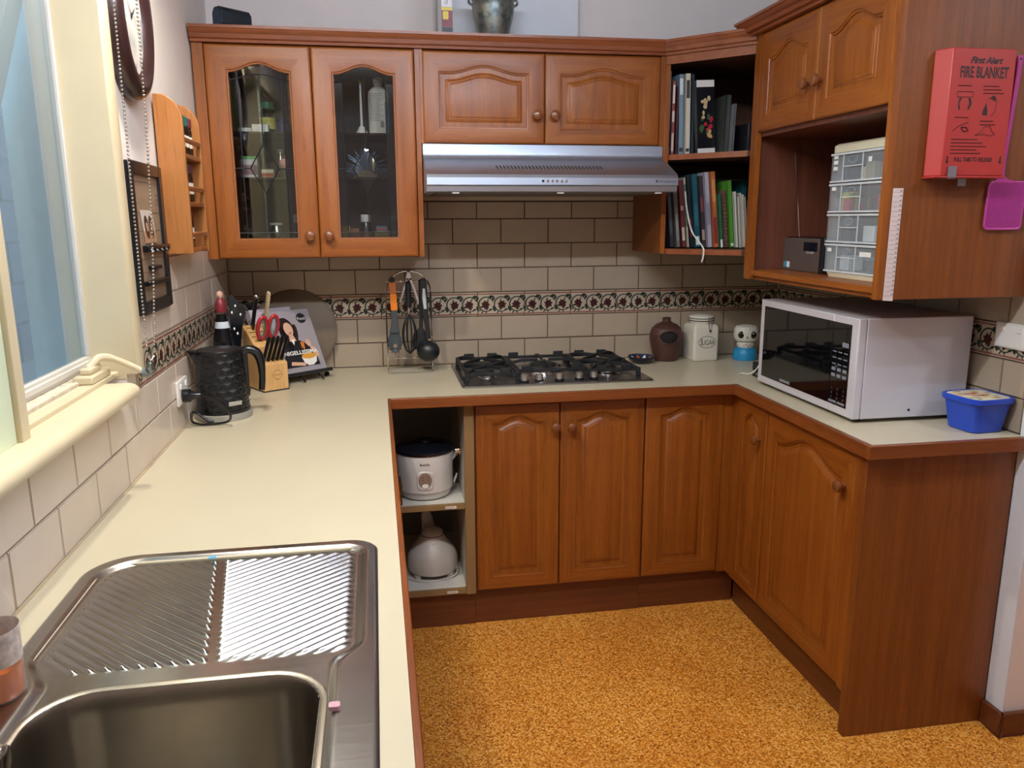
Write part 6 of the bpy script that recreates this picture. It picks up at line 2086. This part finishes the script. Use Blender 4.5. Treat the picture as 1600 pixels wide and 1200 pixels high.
jar('blue_bottle', 'small blue bottle with white cap on the cabinet floor', 'bottle', .296, -.20, Z3_, .014, .105, mat('bot_blue', '#22448e', .3), '#d5d5d5', .03)
jar('candle_glass', 'pale candle jar on the cabinet floor at the left', 'jar', .140, -.20, Z3_, .024, .065, JARGLASS, '#b9b29a', .004, '#9a9a80', .9)
wbt = thing('white_bottle', 'large white plastic bottle with blue edge and printed text behind the right glass door', 'bottle', (.612, -.19, Z1_))
wl_ = [[(x, y, z * .93) for x, y in rrect(-.038 * f, .038 * f, -.022 * f, .022 * f, .018 * f, 5)] for f, z in ((.95, 0), (1, .004), (1, .150), (.92, .168), (.6, .182), (.36, .188), (.36, .196))]
MB().loops(wl_).build('body', mat('bottle_white', '#d2cec2', .4), wbt, world=False)
MB().lathe([(.017, .1822), (.017, .203), (.012, .206)], (0, 0, 0), 18).build('cap', WHITE, wbt, world=False)
MB().box(.022, .0375, -.0226, -.0215, .004, .118).build('blue_label', mat('lab_deepblue', '#2b5a86', .4), wbt, world=False)
tx_ = MB()
for k in range(16): tx_.box(-.034, .016 - .006 * (k % 3), -.0228, -.0221, .145 - k * .0062, .1465 - k * .0062)
tx_.box(.004, .018, -.0228, -.0221, .028, .050)
tx_.build('printed_text', mat('text_grey', '#7a7874', .6), wbt, world=False, smooth=0)['kind'] = 'stuff'
fn_ = thing('funnel', 'white funnel-footed plunger with a tall stem behind the right glass door', 'funnel', (.548, -.20, Z1_))
MB().lathe([(.026, 0), (.025, .004), (.016, .018), (.010, .030), (.0045, .034), (.004, .170), (.003, .180)], (0, 0, 0), 22).build('stem_and_foot', WHITE, fn_, world=False)
MB().ball((0, 0, .188), .008, 12, 8).build('gold_knob', mat('brass', '#b99a5a', .3, .8), fn_, world=False)
jar('brown_jar', 'dim amber jar at the left of the top shelf behind the right glass door', 'jar', .440, -.16, Z1_, .024, .07, mat('amber', '#6a5240', .2), '#8a8070', .012)
fa = thing('dark_decoration', 'glittery dark spiky decoration hanging behind the diamond of the right glass door', 'ornament', (.555, -.22, Z2_))
random.seed(9)
spk = MB()
for k in range(110):
    a_ = random.uniform(-.2, PI + .2); r1 = random.uniform(.05, .095); y_ = random.uniform(-.02, .02)
    c, s_ = math.cos(a_), abs(math.sin(a_))
    spk.tube([(0, y_ * .3, .02), (c * r1 * .6, y_, .02 + s_ * r1 * .7), (c * r1, y_, .015 + s_ * r1 * 1.0)], [.0030, .0024, .0012], 5)
spk.build('spikes', mat('glitter_dark', '#4f6075', .3, .4), fa, world=False)['kind'] = 'stuff'
MB().lathe([(.045, 0), (.05, .004), (.03, .02), (.01, .03)], (0, 0, 0), 20).build('base', mat('deco_base', '#6a5f4a', .5), fa, world=False)
MB().ball((.030, -.03, .052), (.010, .008, .026), 14, 10).build('silver_charm', mat('charm', '#c6bfae', .25, .7), fa, world=False)
jar('pill_bottle', 'dark little bottle with a broad white cap on the cabinet floor', 'bottle', .548, -.22, Z3_, .024, .108, mat('bot_dark', '#1c1e24', .2), '#d9d7d2', .026, '#a06a3a', .72)
jar('green_cap_jar', 'small jar with a green cap at the right of the cabinet floor', 'jar', .655, -.22, Z3_, .022, .112, JARGLASS, '#2f8a4a', .016, '#7a8a5a', .9)
pack('spice_packet', 'yellow and red spice packet at the left of the cabinet floor behind the right door', 'packet', .462, .490, -.27, -.22, Z3_, .092, '#c4a83c', [(.1, .5, '#a83c2f')])
pack('spice_packet', 'orange-brown tub-shaped packet on the cabinet floor', 'packet', .494, .522, -.27, -.22, Z3_, .084, '#a8683c', [(.2, .6, '#d8cfb0')])
pack('sweets_box', 'flat yellow sweets box on the cabinet floor near the green cap', 'box', .580, .632, -.29, -.24, Z3_, .074, '#b8a850', [(.2, .8, '#8a7a3a')])
pack('sweet_packet', 'small blue and pink packet on top of the yellow sweets box', 'packet', .586, .626, -.285, -.245, Z3_ + .0745, .018, '#3a7a8a', [(.2, .7, '#b85a6a')])
